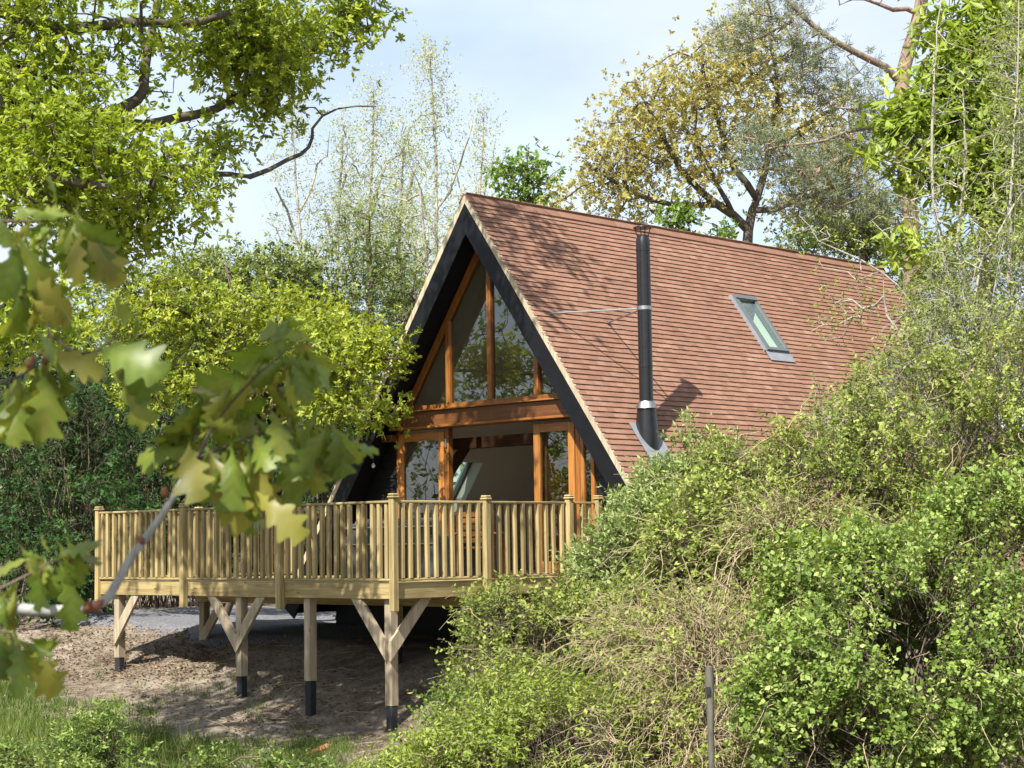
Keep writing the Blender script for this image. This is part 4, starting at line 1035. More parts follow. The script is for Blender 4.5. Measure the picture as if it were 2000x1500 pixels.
# fresh green tree over the ridge
r = np.random.default_rng(47); b0 = gpt(at(1040, 600, 50)[0], 50)
guides = [([b0, at(1040, 600, 50), at(1035, 430, 50), at(1030, 300, 50)], .14, .02)]
tree('sycamore_tree', 'small round fresh-green tree showing over the ridge near the gable peak', 'tree', guides, np.vstack([blob(1025, 345, 50, 75, 50, .9, 90, r), blob(1040, 420, 50, 90, 50, .9, 70, r)]), M['bark_brown'], M['fresh'], 48,
     leaf_kw=dict(ns=3, spread=.30, slen=.10, nl=7, L=.13, Wr=.6, splay=1.1, droop=.3, up=.4), grow_kw=dict(step=.5, rtip=.007))
r = np.random.default_rng(49); b0 = gpt(at(1330, 600, 43)[0], 43)
guides = [([b0, at(1330, 600, 43), at(1328, 470, 43), at(1325, 405, 43)], .08, .02)]
tree('hazel_tree', 'low bright green tree top just above the ridge by the flue', 'tree', guides, np.vstack([blob(1330, 430, 43, 38, 35, .5, 30, r), blob(1415, 455, 43.5, 25, 25, .4, 14, r), blob(1360, 500, 43, 80, 40, .6, 30, r)]), M['bark_brown'], M['fresh'], 50,
     leaf_kw=dict(ns=4, spread=.22, slen=.10, nl=7, L=.11, Wr=.6, splay=1.1, droop=.2, up=.4), grow_kw=dict(step=.4, rtip=.006))

r = np.random.default_rng(59); b0 = gpt(at(1690, 700, 44)[0], 44)
guides = [([b0, at(1690, 650, 44), at(1690, 500, 44), at(1685, 400, 44)], .1, .02)]
tree('holly_tree', 'olive-green leafy tree behind the far end of the roof ridge', 'tree', guides, np.vstack([blob(1640, 470, 44, 110, 45, 1.0, 90, r), blob(1720, 440, 44, 80, 70, .9, 90, r), blob(1780, 540, 43.5, 80, 80, .9, 70, r), blob(1560, 470, 44.5, 60, 25, .6, 30, r)]), M['bark_brown'], M['feather'], 60,
     leaf_kw=dict(ns=5, spread=.34, slen=.14, nl=7, L=.10, Wr=.5, splay=1.1, droop=.2, up=.4, tmpl=LEAF4, tone0=.58, cvar=.24), grow_kw=dict(step=.4, rtip=.007))

# golden oak behind the ridge
r = np.random.default_rng(51); b0 = gpt(at(1465, 800, 47)[0], 47)
guides = [([b0, at(1462, 700, 47), at(1462, 450, 47), at(1478, 390, 47), at(1500, 300, 47), at(1520, 170, 47), at(1500, 60, 47)], .26, .04),
          ([at(1465, 440, 47), at(1400, 400, 46.5), at(1330, 330, 46), at(1280, 240, 45.5), at(1240, 160, 45.2)], .12, .02),
          ([at(1400, 400, 46.5), at(1310, 400, 46), at(1230, 370, 45.6), at(1160, 330, 45.2)], .08, .015),
          ([at(1478, 390, 47), at(1420, 300, 46.5), at(1390, 200, 46.2), at(1370, 120, 46)], .10, .02),
          ([at(1500, 300, 47), at(1580, 240, 47.5), at(1650, 200, 48)], .09, .02), ([at(1470, 430, 47), at(1560, 390, 47), at(1640, 360, 47.4)], .08, .02),
          ([at(1440, 425, 46.8), at(1385, 330, 46), at(1350, 260, 45.8)], .07, .02)]
A_ = [blob(1290, 210, 46, 90, 95, 1.6, 120, r), blob(1220, 290, 45.8, 90, 90, 1.4, 110, r), blob(1180, 350, 45.6, 60, 60, 1.0, 50, r), blob(1390, 170, 46.5, 110, 110, 1.8, 140, r), blob(1470, 110, 47, 110, 100, 1.6, 110, r),
      blob(1340, 330, 46, 110, 80, 1.4, 100, r), blob(1550, 230, 47.5, 130, 120, 1.8, 130, r), blob(1590, 370, 47.5, 120, 80, 1.6, 90, r), blob(1250, 400, 45.8, 90, 30, 1.0, 40, r), blob(1440, 280, 46.6, 80, 90, 1.4, 60, r), blob(1100, 400, 45.5, 30, 25, .5, 14, r), blob(1640, 300, 47.5, 90, 110, 1.6, 90, r), blob(1650, 430, 47.4, 100, 60, 1.4, 70, r)]
tree('golden_oak', 'oak with bronze-gold young leaves standing behind the tiled ridge', 'tree', guides, np.vstack(A_), M['bark_oak'], M['oak_gold'], 52,
     leaf_kw=dict(ns=5, spread=.48, slen=.14, nl=8, L=.10, Wr=.55, splay=1.2, droop=.15, up=.5, t0=.3, cvar=.2, tmpl=LEAF4), grow_kw=dict(step=.45, rtip=.0085, wig=.16, expo=.40))

# scots pine
r = np.random.default_rng(53); b0 = gpt(at(1790, 900, 41)[0], 41)
guides = [([b0, at(1790, 700, 41), at(1775, 400, 41), at(1760, 250, 41), at(1768, 130, 41), at(1785, 60, 41), at(1806, -20, 41), at(1820, -200, 41)], .26, .13),
          ([at(1758, 150, 41), at(1700, 115, 40.6), at(1640, 85, 40.2), at(1590, 50, 40), at(1540, 0, 39.8), at(1500, -60, 39.6)], .085, .03),
          ([at(1795, 15, 41), at(1745, 20, 40.6), at(1690, 0, 40.2), at(1640, 10, 40)], .06, .015),
          ([at(1765, 260, 41), at(1690, 250, 40.5), at(1610, 275, 40), at(1500, 290, 39.6)], .05, .012),
          ([at(1770, 330, 41), at(1680, 290, 40.4), at(1600, 330, 40), at(1480, 330, 39.8)], .045, .012)]
A_ = [blob(1500, 60, 39.8, 130, 60, 1.0, 75, r), blob(1590, 130, 40, 120, 60, .9, 60, r), blob(1660, 190, 40.2, 70, 50, .7, 35, r), blob(1480, 280, 39.7, 70, 45, .7, 36, r), blob(1560, 330, 39.9, 130, 50, .9, 70, r), blob(1650, 300, 40.3, 80, 50, .7, 36, r),
      blob(1600, -80, 40, 220, 80, 1.4, 90, r), blob(1820, -220, 41, 250, 130, 1.6, 110, r), blob(1700, 400, 40.6, 80, 40, .8, 40, r), blob(1620, 400, 40.2, 110, 40, .8, 50, r), blob(1710, 230, 40.6, 40, 60, .6, 26, r)]
tree('pine_tree', 'tall pine with orange bark and grey-green needle clumps over the golden oak', 'tree', guides, np.vstack(A_), M['bark_pine'], M['pine'], 54,
     leaf_kw=dict(ns=4, spread=.26, slen=.22, nl=15, L=.14, Wr=.09, splay=.95, droop=.0, up=.4, tmpl=LEAF4, t0=.2, tone0=.48, cvar=.12), grow_kw=dict(step=.45, rtip=.007, wig=.16), crown='needles')

# chestnut on the right
r = np.random.default_rng(55); b0 = gpt(at(1930, 900, 33)[0], 33)
guides = [([b0, at(1930, 800, 33), at(1925, 500, 33), at(1920, 250, 33), at(1930, 0, 33), at(1940, -200, 33)], .2, .08),
          ([at(1925, 420, 33), at(1840, 330, 32), at(1760, 260, 31.5)], .06, .015), ([at(1922, 320, 33), at(1850, 200, 32), at(1800, 120, 31.6)], .05, .015), ([at(1925, 300, 33), at(2010, 200, 32.6), at(2080, 120, 32.4)], .06, .02)]
A_ = [blob(1770, 240, 31.6, 75, 50, .6, 34, r), blob(1840, 190, 32, 90, 110, .9, 60, r), blob(1930, 260, 32, 120, 150, 1.1, 130, r), blob(1890, 70, 32.4, 110, 110, 1.0, 100, r), blob(1990, 100, 32.4, 90, 150, 1.0, 90, r), blob(1990, 400, 32, 80, 130, .9, 60, r), blob(1830, 330, 31.6, 110, 60, .8, 40, r), blob(1770, 480, 31, 45, 35, .4, 12, r),
      blob(1850, 520, 31.6, 60, 45, .5, 16, r), blob(2060, 300, 32.6, 120, 200, 1.2, 60, r), blob(1960, 430, 32, 120, 90, .9, 40, r), blob(1900, -160, 32.8, 170, 150, 1.3, 70, r), blob(1715, 300, 31.4, 25, 18, .25, 6, r)]
tree('chestnut_tree', 'chestnut with large drooping bright green palmate leaves behind bare pale stems', 'tree', guides, np.vstack(A_), M['bark_brown'], M['chestnut'], 56,
     leaf_kw=dict(ns=4, spread=.34, slen=.05, nl=6, L=.21, Wr=.36, splay=1.3, droop=.5, up=.35, t0=.7, tvar=.08, cvar=.2, flat=.9), grow_kw=dict(step=.4, rtip=.007))

# bare pale stems at the right, sparse small leaves
def sapling(pts, Y, seed, label, blobs, r0=.04, group=None, leafm='bramble'):
    r = np.random.default_rng(seed); P = [at(x, y, Y + dy) for x, y, dy in pts]; P[0] = P[0]
    b0 = gpt(P[0][0], P[0][1]); A_ = np.vstack([blob(x, y, Y, rx, ry, .5, n, r) for x, y, rx, ry, n in blobs])
    tree('ash_sapling', label, 'tree', [([b0] + P, r0, .008)], A_, M['bark_pale'], M[leafm], seed + 1, group,
         leaf_kw=dict(ns=2, spread=.14, slen=.12, nl=5, L=.05, Wr=.5, splay=.8, droop=.1, up=.5, tmpl=LEAF4, t0=.3), grow_kw=dict(step=.28, rtip=.0045, wig=.16, expo=.38, lift=-.04))
SG = 'bare pale saplings by the right roof end'
sapling([(1880, 900, 0), (1880, 620, 0), (1850, 520, 0), (1825, 380, 0), (1820, 260, 0), (1832, 60, 0), (1838, -60, 0)], 24.0, 101, 'tall straight pale-barked bare sapling beside the roof end', [(1840, 150, 80, 130, 40), (1840, 380, 100, 120, 60), (1760, 420, 90, 90, 30)], .045, SG)
sapling([(1975, 900, 0), (1972, 620, 0), (1972, 420, 0), (1985, 200, 0), (1990, 0, 0)], 23.0, 104, 'pale-barked sapling rising through the tall scrub', [(1960, 300, 70, 160, 45), (1940, 480, 80, 100, 40)], .042, SG)
sapling([(1890, 800, 0), (1905, 560, 0), (1960, 440, 0), (2030, 330, 0)], 22.4, 107, 'pale sapling leaning outward with forked bare limbs', [(1930, 480, 80, 70, 35), (1990, 380, 60, 60, 20), (1860, 480, 60, 60, 18)], .034, SG)
sapling([(1900, 760, 0), (1885, 600, 0), (1870, 470, 0), (1885, 330, 0), (1880, 170, 0)], 25.0, 110, 'slim bare sapling in front of the chestnut leaves', [(1880, 300, 60, 120, 36), (1790, 300, 50, 90, 20)], .03, SG)
sapling([(1815, 800, 0), (1800, 640, 0), (1755, 560, 0), (1680, 505, 0), (1600, 470, 0), (1560, 420, 0)], 25.5, 113, 'long pale arching bare branch crossing in front of the roof end', [(1640, 470, 60, 30, 10), (1600, 450, 50, 25, 8), (1690, 560, 50, 40, 8)], .03)
sapling([(1830, 850, 0), (1790, 700, 0), (1735, 620, 0), (1725, 540, 0)], 25.0, 116, 'thin dark upright twiggy sapling overlapping the roof end', [(1680, 600, 60, 40, 14), (1620, 560, 70, 60, 12), (1640, 640, 70, 40, 18)], .018)

# ------------------------------------------------------------------ shrubs
def lump(D, ph):
    """uneven radius factor for directions D"""
    return 1 + .10 * np.sin(D @ ph[0] * 3.1 + ph[3, 0]) + .09 * np.sin(D @ ph[1] * 6.3 + ph[3, 1]) + .08 * np.sin(D @ ph[2] * 12.1 + ph[3, 2])

def shrub(name, label, blobs, leafm, seed, dens=55, leaf_kw=None, group=None, stems=60, canes=0, cat_='shrub', barkm='bark_brown', cane_len=1.3, cane_m='cane', inner=.55, cane_r=.006, gap=1.6):
    r = np.random.default_rng(seed)
    C = np.array([at(x, y, Y) for x, y, Y, rx, ry, dp in blobs]); R = np.array([(rx * Y / F_PX, dp, ry * Y / F_PX) for x, y, Y, rx, ry, dp in blobs])
    base = C[0].copy(); base[2] = float(ground_z(base[0], base[1])); root = tag(empty(name, base), label, cat_, group)
    PP, DD = [], []
    for c, q in zip(C, R):
        area = 4 * math.pi * ((q[0] * q[1]) ** 1.6 / 3 + (q[0] * q[2]) ** 1.6 / 3 + (q[1] * q[2]) ** 1.6 / 3) ** (1 / 1.6)
        n = int(area * dens); d = norm(r.normal(0, 1, (n, 3))); ph = r.normal(0, 1, (4, 3))
        rad = (inner + (1.03 - inner) * r.uniform(0, 1, (n, 1)) ** .45) * lump(d, ph)[:, None]; kk = 6.5 / gap
        p = c + d * q * rad; dn = norm(d / q)
        ok = p[:, 2] > ground_z(p[:, 0], p[:, 1]) + .02
        nz = np.sin(p @ ph[0] * kk + ph[3, 0]) + np.sin(p @ ph[1] * kk * 1.3 + ph[3, 1]) + np.sin(p @ ph[2] * kk * .8 + ph[3, 2]); ok &= r.uniform(0, 1, n) < .5 + .62 * nz
        for c2, q2 in zip(C, R):
            if c2 is c: continue
            ok &= (((p - c2) / q2) ** 2).sum(1) > .42
        PP.append(p[ok]); DD.append(dn[ok])
    P = np.vstack(PP); D = np.vstack(DD)
    V, Fx, T_, (sb, sax, ssl) = shoot_leaves(P, D, r, **(leaf_kw or {}))
    link('foliage', mesh_np('foliage', V - base, Fx, M[leafm], T_), root)
    # stems: from the foot to points inside, plus the shoot twigs
    parts = []
    idx = r.choice(len(P), min(stems, len(P)), replace=False); ends = P[idx]
    foot = base + r.normal(0, 1, (len(idx), 3)) * np.array([R[0][0] * .35, R[0][1] * .25, 0]); foot[:, 2] = ground_z(foot[:, 0], foot[:, 1]) - .05
    k = 8; t = np.linspace(0, 1, k)[None, :, None]; PL = foot[:, None] * (1 - t) + ends[:, None] * t; PL[..., 2] += (np.sin(np.pi * t[..., 0]) * .25 * np.linalg.norm(ends - foot, axis=1)[:, None] * r.uniform(0, 1, (len(idx), 1)))
    PL[:, 1:-1] += r.normal(0, .05, PL[:, 1:-1].shape)
    Vb, Fb = tubes(PL, r.uniform(.010, .022, len(idx)), .004, 5); parts.append((Vb, Fb, np.full(len(Vb), .5)))
    j = r.choice(len(sb), min(len(sb), 6000), replace=False)
    tw = np.stack([sb[j] - sax[j] * ssl[j][:, None] * 1.2, sb[j], sb[j] + sax[j] * ssl[j][:, None]], 1)
    Vb, Fb = tubes(tw, .0035, .0015, 3); parts.append((Vb, Fb, np.full(len(Vb), .5)))
    V, Fx, T_ = cat(parts); link('stems', mesh_np('stems', V - base, Fx, M[barkm], T_, True), root)
    if canes:
        j = r.choice(len(P), canes); p0 = P[j] - D[j] * r.uniform(0, .25, (canes, 1)); d0 = norm(D[j] * .7 + r.normal(0, .6, (canes, 3)) + np.array([0, 0, .45]))
        Vb, Fb = tubes(arcs(p0, d0, cane_len * r.uniform(.3, 1.1, canes), r, 8, .55, .07), cane_r, .0018, 4)
        tag(link('dead_canes', mesh_np('dead_canes', Vb - base, Fb, M[cane_m], np.full(len(Vb), .5), True), root), kind='stuff')
    return root

KW = dict(ns=2, spread=.10, slen=.22, nl=9, L=.055, Wr=.62, splay=.95, droop=.12, a=.8, up=.35, tmpl=LEAF4, t0=.05, cvar=.16, tvar=.15)
# hawthorn at the lower right
shrub('hawthorn_bush', 'dense bright green hawthorn bush at the foot of the bank', [(1800, 1330, 15.5, 260, 260, 1.0), (1640, 1440, 15.0, 130, 150, .7), (1960, 1130, 16.2, 200, 200, 1.0), (1680, 1180, 16.2, 150, 130, .7), (1560, 1330, 15.6, 110, 140, .6)],
      'hawthorn', 201, 270, dict(KW, L=.048, Wr=.75, nl=9, spread=.12), stems=90, canes=320, cane_len=.8)
# bramble thicket above it
shrub('bramble_thicket', 'tall olive-green bramble thicket hiding the lower right roof', [(1650, 1010, 18.6, 220, 175, 1.2), (1500, 990, 18.8, 140, 125, .9), (1840, 910, 18.8, 210, 180, 1.2), (1420, 1080, 18.4, 150, 120, .9), (1760, 1080, 18.0, 200, 120, .8), (1980, 860, 18.6, 140, 200, 1.0), (1570, 880, 18.9, 75, 70, .5), (1440, 960, 19.4, 80, 90, .6), (1350, 1180, 18.0, 120, 110, .7), (1560, 1140, 17.6, 140, 110, .7)],
      'bramble', 203, 150, dict(KW, L=.05, Wr=.62, cvar=.24), stems=140, canes=900, cane_len=.9)
# grey willow shrub by the deck corner
shrub('willow_shrub', 'silvery grey-green shrub pressed against the right end of the deck railing', [(1335, 1015, 20.6, 110, 90, .8), (1265, 1070, 20.6, 85, 80, .7), (1355, 915, 20.4, 28, 70, .3), (1195, 1120, 20.8, 60, 50, .5), (1310, 1100, 20.2, 150, 110, .7), (1310, 955, 20.6, 45, 45, .4), (1420, 980, 20.2, 90, 90, .6)],
      'willow', 205, 200, dict(KW, L=.07, Wr=.34, nl=10, splay=.8, up=.6, slen=.22, cvar=.18, tone0=.48), stems=90, canes=200, cane_len=.8)
# low bramble mound under the deck's right side
shrub('bramble_mound', 'low mixed bramble mound growing before the deck support posts', [(1070, 1250, 19.6, 150, 85, .8), (1220, 1240, 19.2, 170, 110, .8), (965, 1330, 19.2, 85, 60, .5), (1000, 1200, 20.2, 90, 42, .5)],
      'bramble', 207, 190, dict(KW, L=.05, tone0=.47, cvar=.2), stems=80, canes=300, cane_len=.8)
# tangle of dry canes with thin leaf
shrub('dry_bramble', 'tangle of dry tan bramble stems around the weathered stake', [(1380, 1330, 16.6, 150, 190, .8), (1560, 1050, 17.4, 130, 85, .4), (1280, 1260, 17.4, 130, 110, .7), (1470, 1200, 17.2, 120, 120, .6), (1340, 1470, 16.0, 170, 100, .6)],
      'bramble', 209, 75, dict(KW, L=.045, tone0=.55), stems=80, canes=2300, cane_len=.75, cane_r=.0045, barkm='cane')
# feathery bright growth along the bottom
shrub('fern_bank', 'bright yellow-green feathery ferns low along the bank below the deck', [(990, 1490, 16.8, 150, 70, .7), (1120, 1445, 16.4, 140, 80, .6), (830, 1550, 17.2, 130, 48, .5), (1040, 1400, 17.6, 110, 50, .5)],
      'fern', 211, 200, dict(KW, L=.06, Wr=.34, nl=14, slen=.30, splay=1.15, droop=.18, tone0=.52, spread=.14), stems=30, canes=60, cane_len=.7, cat_='fern')
shrub('nettle_clump', 'darker leafy clump at the foot of the corner deck post', [(900, 1425, 18.6, 55, 55, .4), (850, 1490, 18.2, 55, 30, .4)], 'hawthorn', 213, 190, dict(KW, L=.05, tone0=.35), stems=20, canes=14, cane_len=.5)
# upper right scrub behind the brambles
shrub('twiggy_scrub', 'loose twiggy scrub with small olive leaves beside the roof end', [(1890, 700, 22.0, 140, 120, 1.0), (1770, 770, 21.8, 90, 80, .8), (1970, 560, 22.6, 90, 120, .9), (1860, 580, 23.2, 80, 70, .8), (1680, 830, 21.4, 90, 50, .6)],
      'bramble', 215, 95, dict(KW, L=.05, tone0=.46, cvar=.22, spread=.2), stems=110, canes=300, cane_len=.9, cane_m='bark_pale', barkm='bark_pale')
shrub('tall_scrub', 'tall tangled scrub with hanging dry twigs at the right edge', [(2040, 200, 23.6, 90, 240, .9), (1990, 330, 24.2, 50, 130, .6), (2080, 600, 22.6, 100, 260, 1.0)], 'bramble', 217, 40, dict(KW, L=.055, tone0=.5, spread=.22), stems=40, canes=150, cane_len=.9, cane_m='bark_pale', barkm='bark_pale')
shrub('bramble_bank', 'bramble bank continuing along the slope past the hawthorn', [(2330, 1080, 17.5, 230, 260, 1.3), (2380, 820, 21.0, 260, 260, 1.5), (2700, 1050, 19.0, 260, 260, 1.5)], 'bramble', 218, 45, dict(KW, L=.06, spread=.14), stems=60, canes=160)
# dark laurels on the left
LG = 'dark evergreen bushes beyond the deck'
LKW = dict(KW, L=.11, Wr=.42, nl=8, slen=.25, spread=.2, tone0=.42, droop=.25)
for i, (lab, bl) in enumerate([('dark glossy laurel bush left of the deck railing', [(110, 930, 33.0, 150, 200, 1.3), (0, 860, 33.5, 170, 230, 1.2), (200, 1050, 32.0, 110, 110, .8), (60, 1120, 31.4, 150, 70, .9)]),
                               ('dark laurel bush behind the left deck railing, beside the thin stems', [(330, 900, 36, 140, 160, 1.2), (440, 950, 37, 120, 110, 1.0), (250, 820, 36.5, 120, 120, 1.0)]),
                               ('dark evergreen bush between the young oak and the gable', [(560, 930, 39, 120, 100, 1.2), (660, 900, 41, 120, 130, 1.2), (620, 780, 43, 130, 120, 1.2)])]):
    shrub('laurel_bush', lab, bl, 'laurel', 221 + i, 34, LKW, LG, stems=70)
# background hedge closing the view behind the house
for i, (x0, Y, lab) in enumerate([(1150, 62, 'green hedge far behind the house, left of the golden oak'), (1750, 52, 'green hedge behind the right end of the roof'), (-260, 50, 'green hedge beyond the conifers at the far left')]):
    shrub('hedge', lab, [(x0, 830, Y, 330, 260, 2.0)], 'feather', 231 + i, 8, dict(KW, L=.16, spread=.5, slen=.4, tone0=.35), stems=20, cat_='hedge')
shrub('tree_belt', 'tall green tree belt left of the drive, mirrored in the door panes', [(-2285, 930, 28, 250, 330, 4.0), (-2500, 900, 22, 250, 400, 3.5), (-2050, 960, 36, 230, 230, 4.5)], 'feather', 237, 7, dict(KW, L=.17, spread=.5, slen=.4, tone0=.3), stems=40, cat_='hedge', gap=4)
# trees left of the view, reflected in the gable glass
for i, (X, Y, H) in enumerate([(-17, 26, 8.5), (-24, 33, 11.0), (-15, 33, 7.0)]):
    r = np.random.default_rng(240 + i); b0 = gpt(X, Y)
    q = norm(r.normal(0, 1, (190, 3))) * r.uniform(.3, 1, (190, 1)) * np.array([2.6, 2.6, H * .33]) + b0 + np.array([0, 0, H * .66])
    tree('ash_tree', ['spreading ash left of the oak, seen mirrored in the glazing', 'tall ash left of the conifers, seen mirrored in the glazing', 'small ash by the laurel, seen mirrored in the glazing'][i], 'tree',
         [([b0, b0 + (0, 0, H * .35), b0 + (.3, .2, H * .7)], .2, .06)], q, M['bark_brown'], M['fresh'], 250 + i, leaf_kw=dict(ns=4, spread=.5, slen=.2, nl=8, L=.15, Wr=.45, tmpl=LEAF4), grow_kw=dict(step=.6, rtip=.01))

# ------------------------------------------------------------------ ground cover
def scatter_ground(n, box, r, ok=None):
    """points on the ground seen inside photo box (x0,y0,x1,y1)"""
    out = []
    x0, y0, x1, y1 = box
    Ys = np.linspace(8, 45, 400)
    while len(out) < n:
        x, y = r.uniform(x0, x1), r.uniform(y0, y1)
        d = at(x, y, 1.0) - np.array([0, 0, CZ]); X = d[0] * Ys; Z = CZ + d[2] * Ys; h = ground_z(X, Ys) - Z
        k = np.argmax(h > 0)
        if h[k] > 0: out.append((X[k], Ys[k], float(ground_z(X[k], Ys[k]))))
    return np.array(out)

def grass(name, label, boxes, seed, L=.22, W=.010, mat='grass', tone0=.5, lean=.35):
    r = np.random.default_rng(seed); P = np.vstack([scatter_ground(n, b, r) for n, b in boxes])
    P = np.repeat(P, 16, 0) + np.concatenate([r.normal(0, .07, (len(P) * 16, 2)), np.zeros((len(P) * 16, 1))], 1); P[:, 2] = ground_z(P[:, 0], P[:, 1]) - .01
    n = len(P); D = np.stack([r.normal(0, lean, n), r.normal(0, lean, n), np.ones(n)], -1); Ls = L * r.uniform(.4, 1.3, n)
    V, Fx, k = leaves_at(P, D, r.normal(0, 1, (n, 3)), Ls, np.full(n, W) * r.uniform(.7, 1.4, n), BLADE)
    tag(link(name, mesh_np(name, V, Fx, M[mat], np.repeat(np.clip(r.normal(tone0, .2, n), 0, 1), k))), label, 'grass', kind='stuff')
grass('grass', 'short green grass along the lower left bank', [(900, (-60, 1420, 330, 1540)), (520, (300, 1450, 680, 1540)), (420, (-60, 1335, 120, 1430)), (90, (100, 1375, 300, 1430)), (18, (180, 1300, 500, 1390)), (14, (420, 1330, 620, 1430))], 301, .13, .009, tone0=.36)
grass('tall_grass', 'longer pale grass tufts at the lower left corner', [(90, (-40, 1400, 130, 1500)), (40, (160, 1450, 420, 1520))], 303, .26, .008, tone0=.7)
r = np.random.default_rng(305)
P = np.vstack([scatter_ground(1100, (20, 1225, 620, 1440), r), scatter_ground(500, (480, 1300, 860, 1500), r), scatter_ground(1500, (40, 1225, 430, 1330), r)]); P = np.repeat(P, 3, 0) + np.concatenate([r.normal(0, .12, (len(P) * 3, 2)), np.zeros((len(P) * 3, 1))], 1); P[:, 2] = ground_z(P[:, 0], P[:, 1])
P[:, 2] += r.uniform(.004, .03, len(P)); n = len(P)
V, Fx, k = leaves_at(P, np.stack([r.normal(0, 1, n), r.normal(0, 1, n), r.normal(0, .25, n)], -1), np.stack([r.normal(0, .35, n), r.normal(0, .35, n), np.ones(n)], -1), r.uniform(.03, .075, n), r.uniform(.02, .04, n), LEAF4)
tag(link('leaf_litter', mesh_np('leaf_litter', V, Fx, M['litter'], np.repeat(np.clip(r.normal(.45, .25, n), 0, 1), k))), 'scattered dry brown leaves on the bare soil under the deck', 'leaf litter', kind='stuff')
r = np.random.default_rng(307)
P = scatter_ground(420, (60, 1240, 760, 1490), r); n = len(P); P[:, 2] += .012
D = norm(np.stack([r.normal(0, 1, n), r.normal(0, 1, n), r.normal(0, .06, n)], -1))
Vb, Fb = tubes(arcs(P, D, r.uniform(.15, .6, n), r, 5, .02, .05), .005, .002, 4)
tag(link('fallen_twigs', mesh_np('fallen_twigs', Vb, Fb, M['cane'], np.full(len(Vb), .5), True)), 'thin fallen twigs lying on the bare soil', 'twigs', kind='stuff')
# weeds
shrub('fern_clump', 'upright feathery fern clump among the grass on the lower left bank', [(215, 1450, 21.2, 55, 42, .35), (150, 1485, 21.0, 45, 28, .3)], 'hawthorn', 311, 200, dict(KW, L=.07, Wr=.3, nl=13, slen=.28, splay=1.1, up=.8, tone0=.25), stems=24, cat_='fern')
shrub('nettle_patch', 'low leafy nettle patch in front of the bare soil', [(350, 1495, 20.6, 85, 24, .3), (460, 1520, 20.2, 100, 22, .3), (570, 1545, 20.0, 100, 20, .3)], 'hawthorn', 313, 190, dict(KW, L=.055, tone0=.24), stems=20)
shrub('ivy_patch', 'low pale-green weeds in the lower left corner', [(40, 1505, 20.4, 90, 28, .35), (120, 1530, 20.0, 80, 20, .3)], 'hawthorn', 315, 190, dict(KW, L=.05, tone0=.34), stems=16)

# weathered stake in the brambles
r = np.random.default_rng(331); p = at(1388, 1420, 14.2); gz = float(ground_z(p[0], p[1])); tz = at(1390, 1300, 14.2)[2]
stk = tag(empty('wooden_stake', (p[0], p[1], gz)), 'weathered grey wooden stake standing among dry bramble stems', 'stake')
b = MB(); H = tz - gz; b.lathe([(.024, -.3), (.023, H * .4), (.028, H * .7), (.036, H - .09), (.031, H - .01), (.016, H)], seg=9); b.build('post', M['stake'], stk, smooth=True)
b = MB(); b.box((-.036, -.05, H - .22), (.0, -.036, H - .16)); b.build('staple', M['sleeve'], stk)
# broken brick on the bank
p = scatter_ground(1, (625, 1465, 635, 1475), r)[0]
bk = MB(); bk.cbox((-.13, -.055, -.03), (.13, .055, .045), .012); o = bk.build('brick', M['brick']); o.location = p; o.rotation_euler = (.12, -.25, .7); tag(o, 'broken red brick lying on the soil at the bottom of the bank', 'brick')

# ------------------------------------------------------------------ near oak: crown overhead, one branch hanging into view
r = np.random.default_rng(401)
nb0 = gpt(-4.2, -1.6); near = tag(empty('near_oak', nb0), 'oak whose bare grey twig carries large drooping lobed leaves close by', 'tree')
fork = np.array([-3.6, -1.2, 4.2])
q = norm(r.normal(0, 1, (270, 3))) * r.uniform(.2, 1, (270, 1)) ** .5 * np.array([3.2, 2.2, 1.2]) + np.array([-2.2, -1.9, 6.0])
pos, par, rad, tips, d = grow([([nb0, nb0 + (.1, 0, 1.6), fork, np.array([-2.8, -1.5, 6.0])], .24, .08), ([fork, np.array([-2.6, 1.0, 3.4]), at(-900, 900, 2.6), at(-330, 1130, 2.66), at(-120, 1178, 2.7)], .05, .0085)], q, r, step=.35, rtip=.007)
V, Fx, T_ = skin(pos, par, rad); link('trunk', mesh_np('trunk', V - nb0, Fx, M['bark_oak'], T_, True), near)
V, Fx, T_, _ = shoot_leaves(pos[tips], d, r, ns=4, spread=.3, slen=.08, nl=8, L=.12, Wr=.5, splay=1.2, tmpl=LEAF4); link('crown', mesh_np('crown', V - nb0, Fx, M['oak'], T_), near)
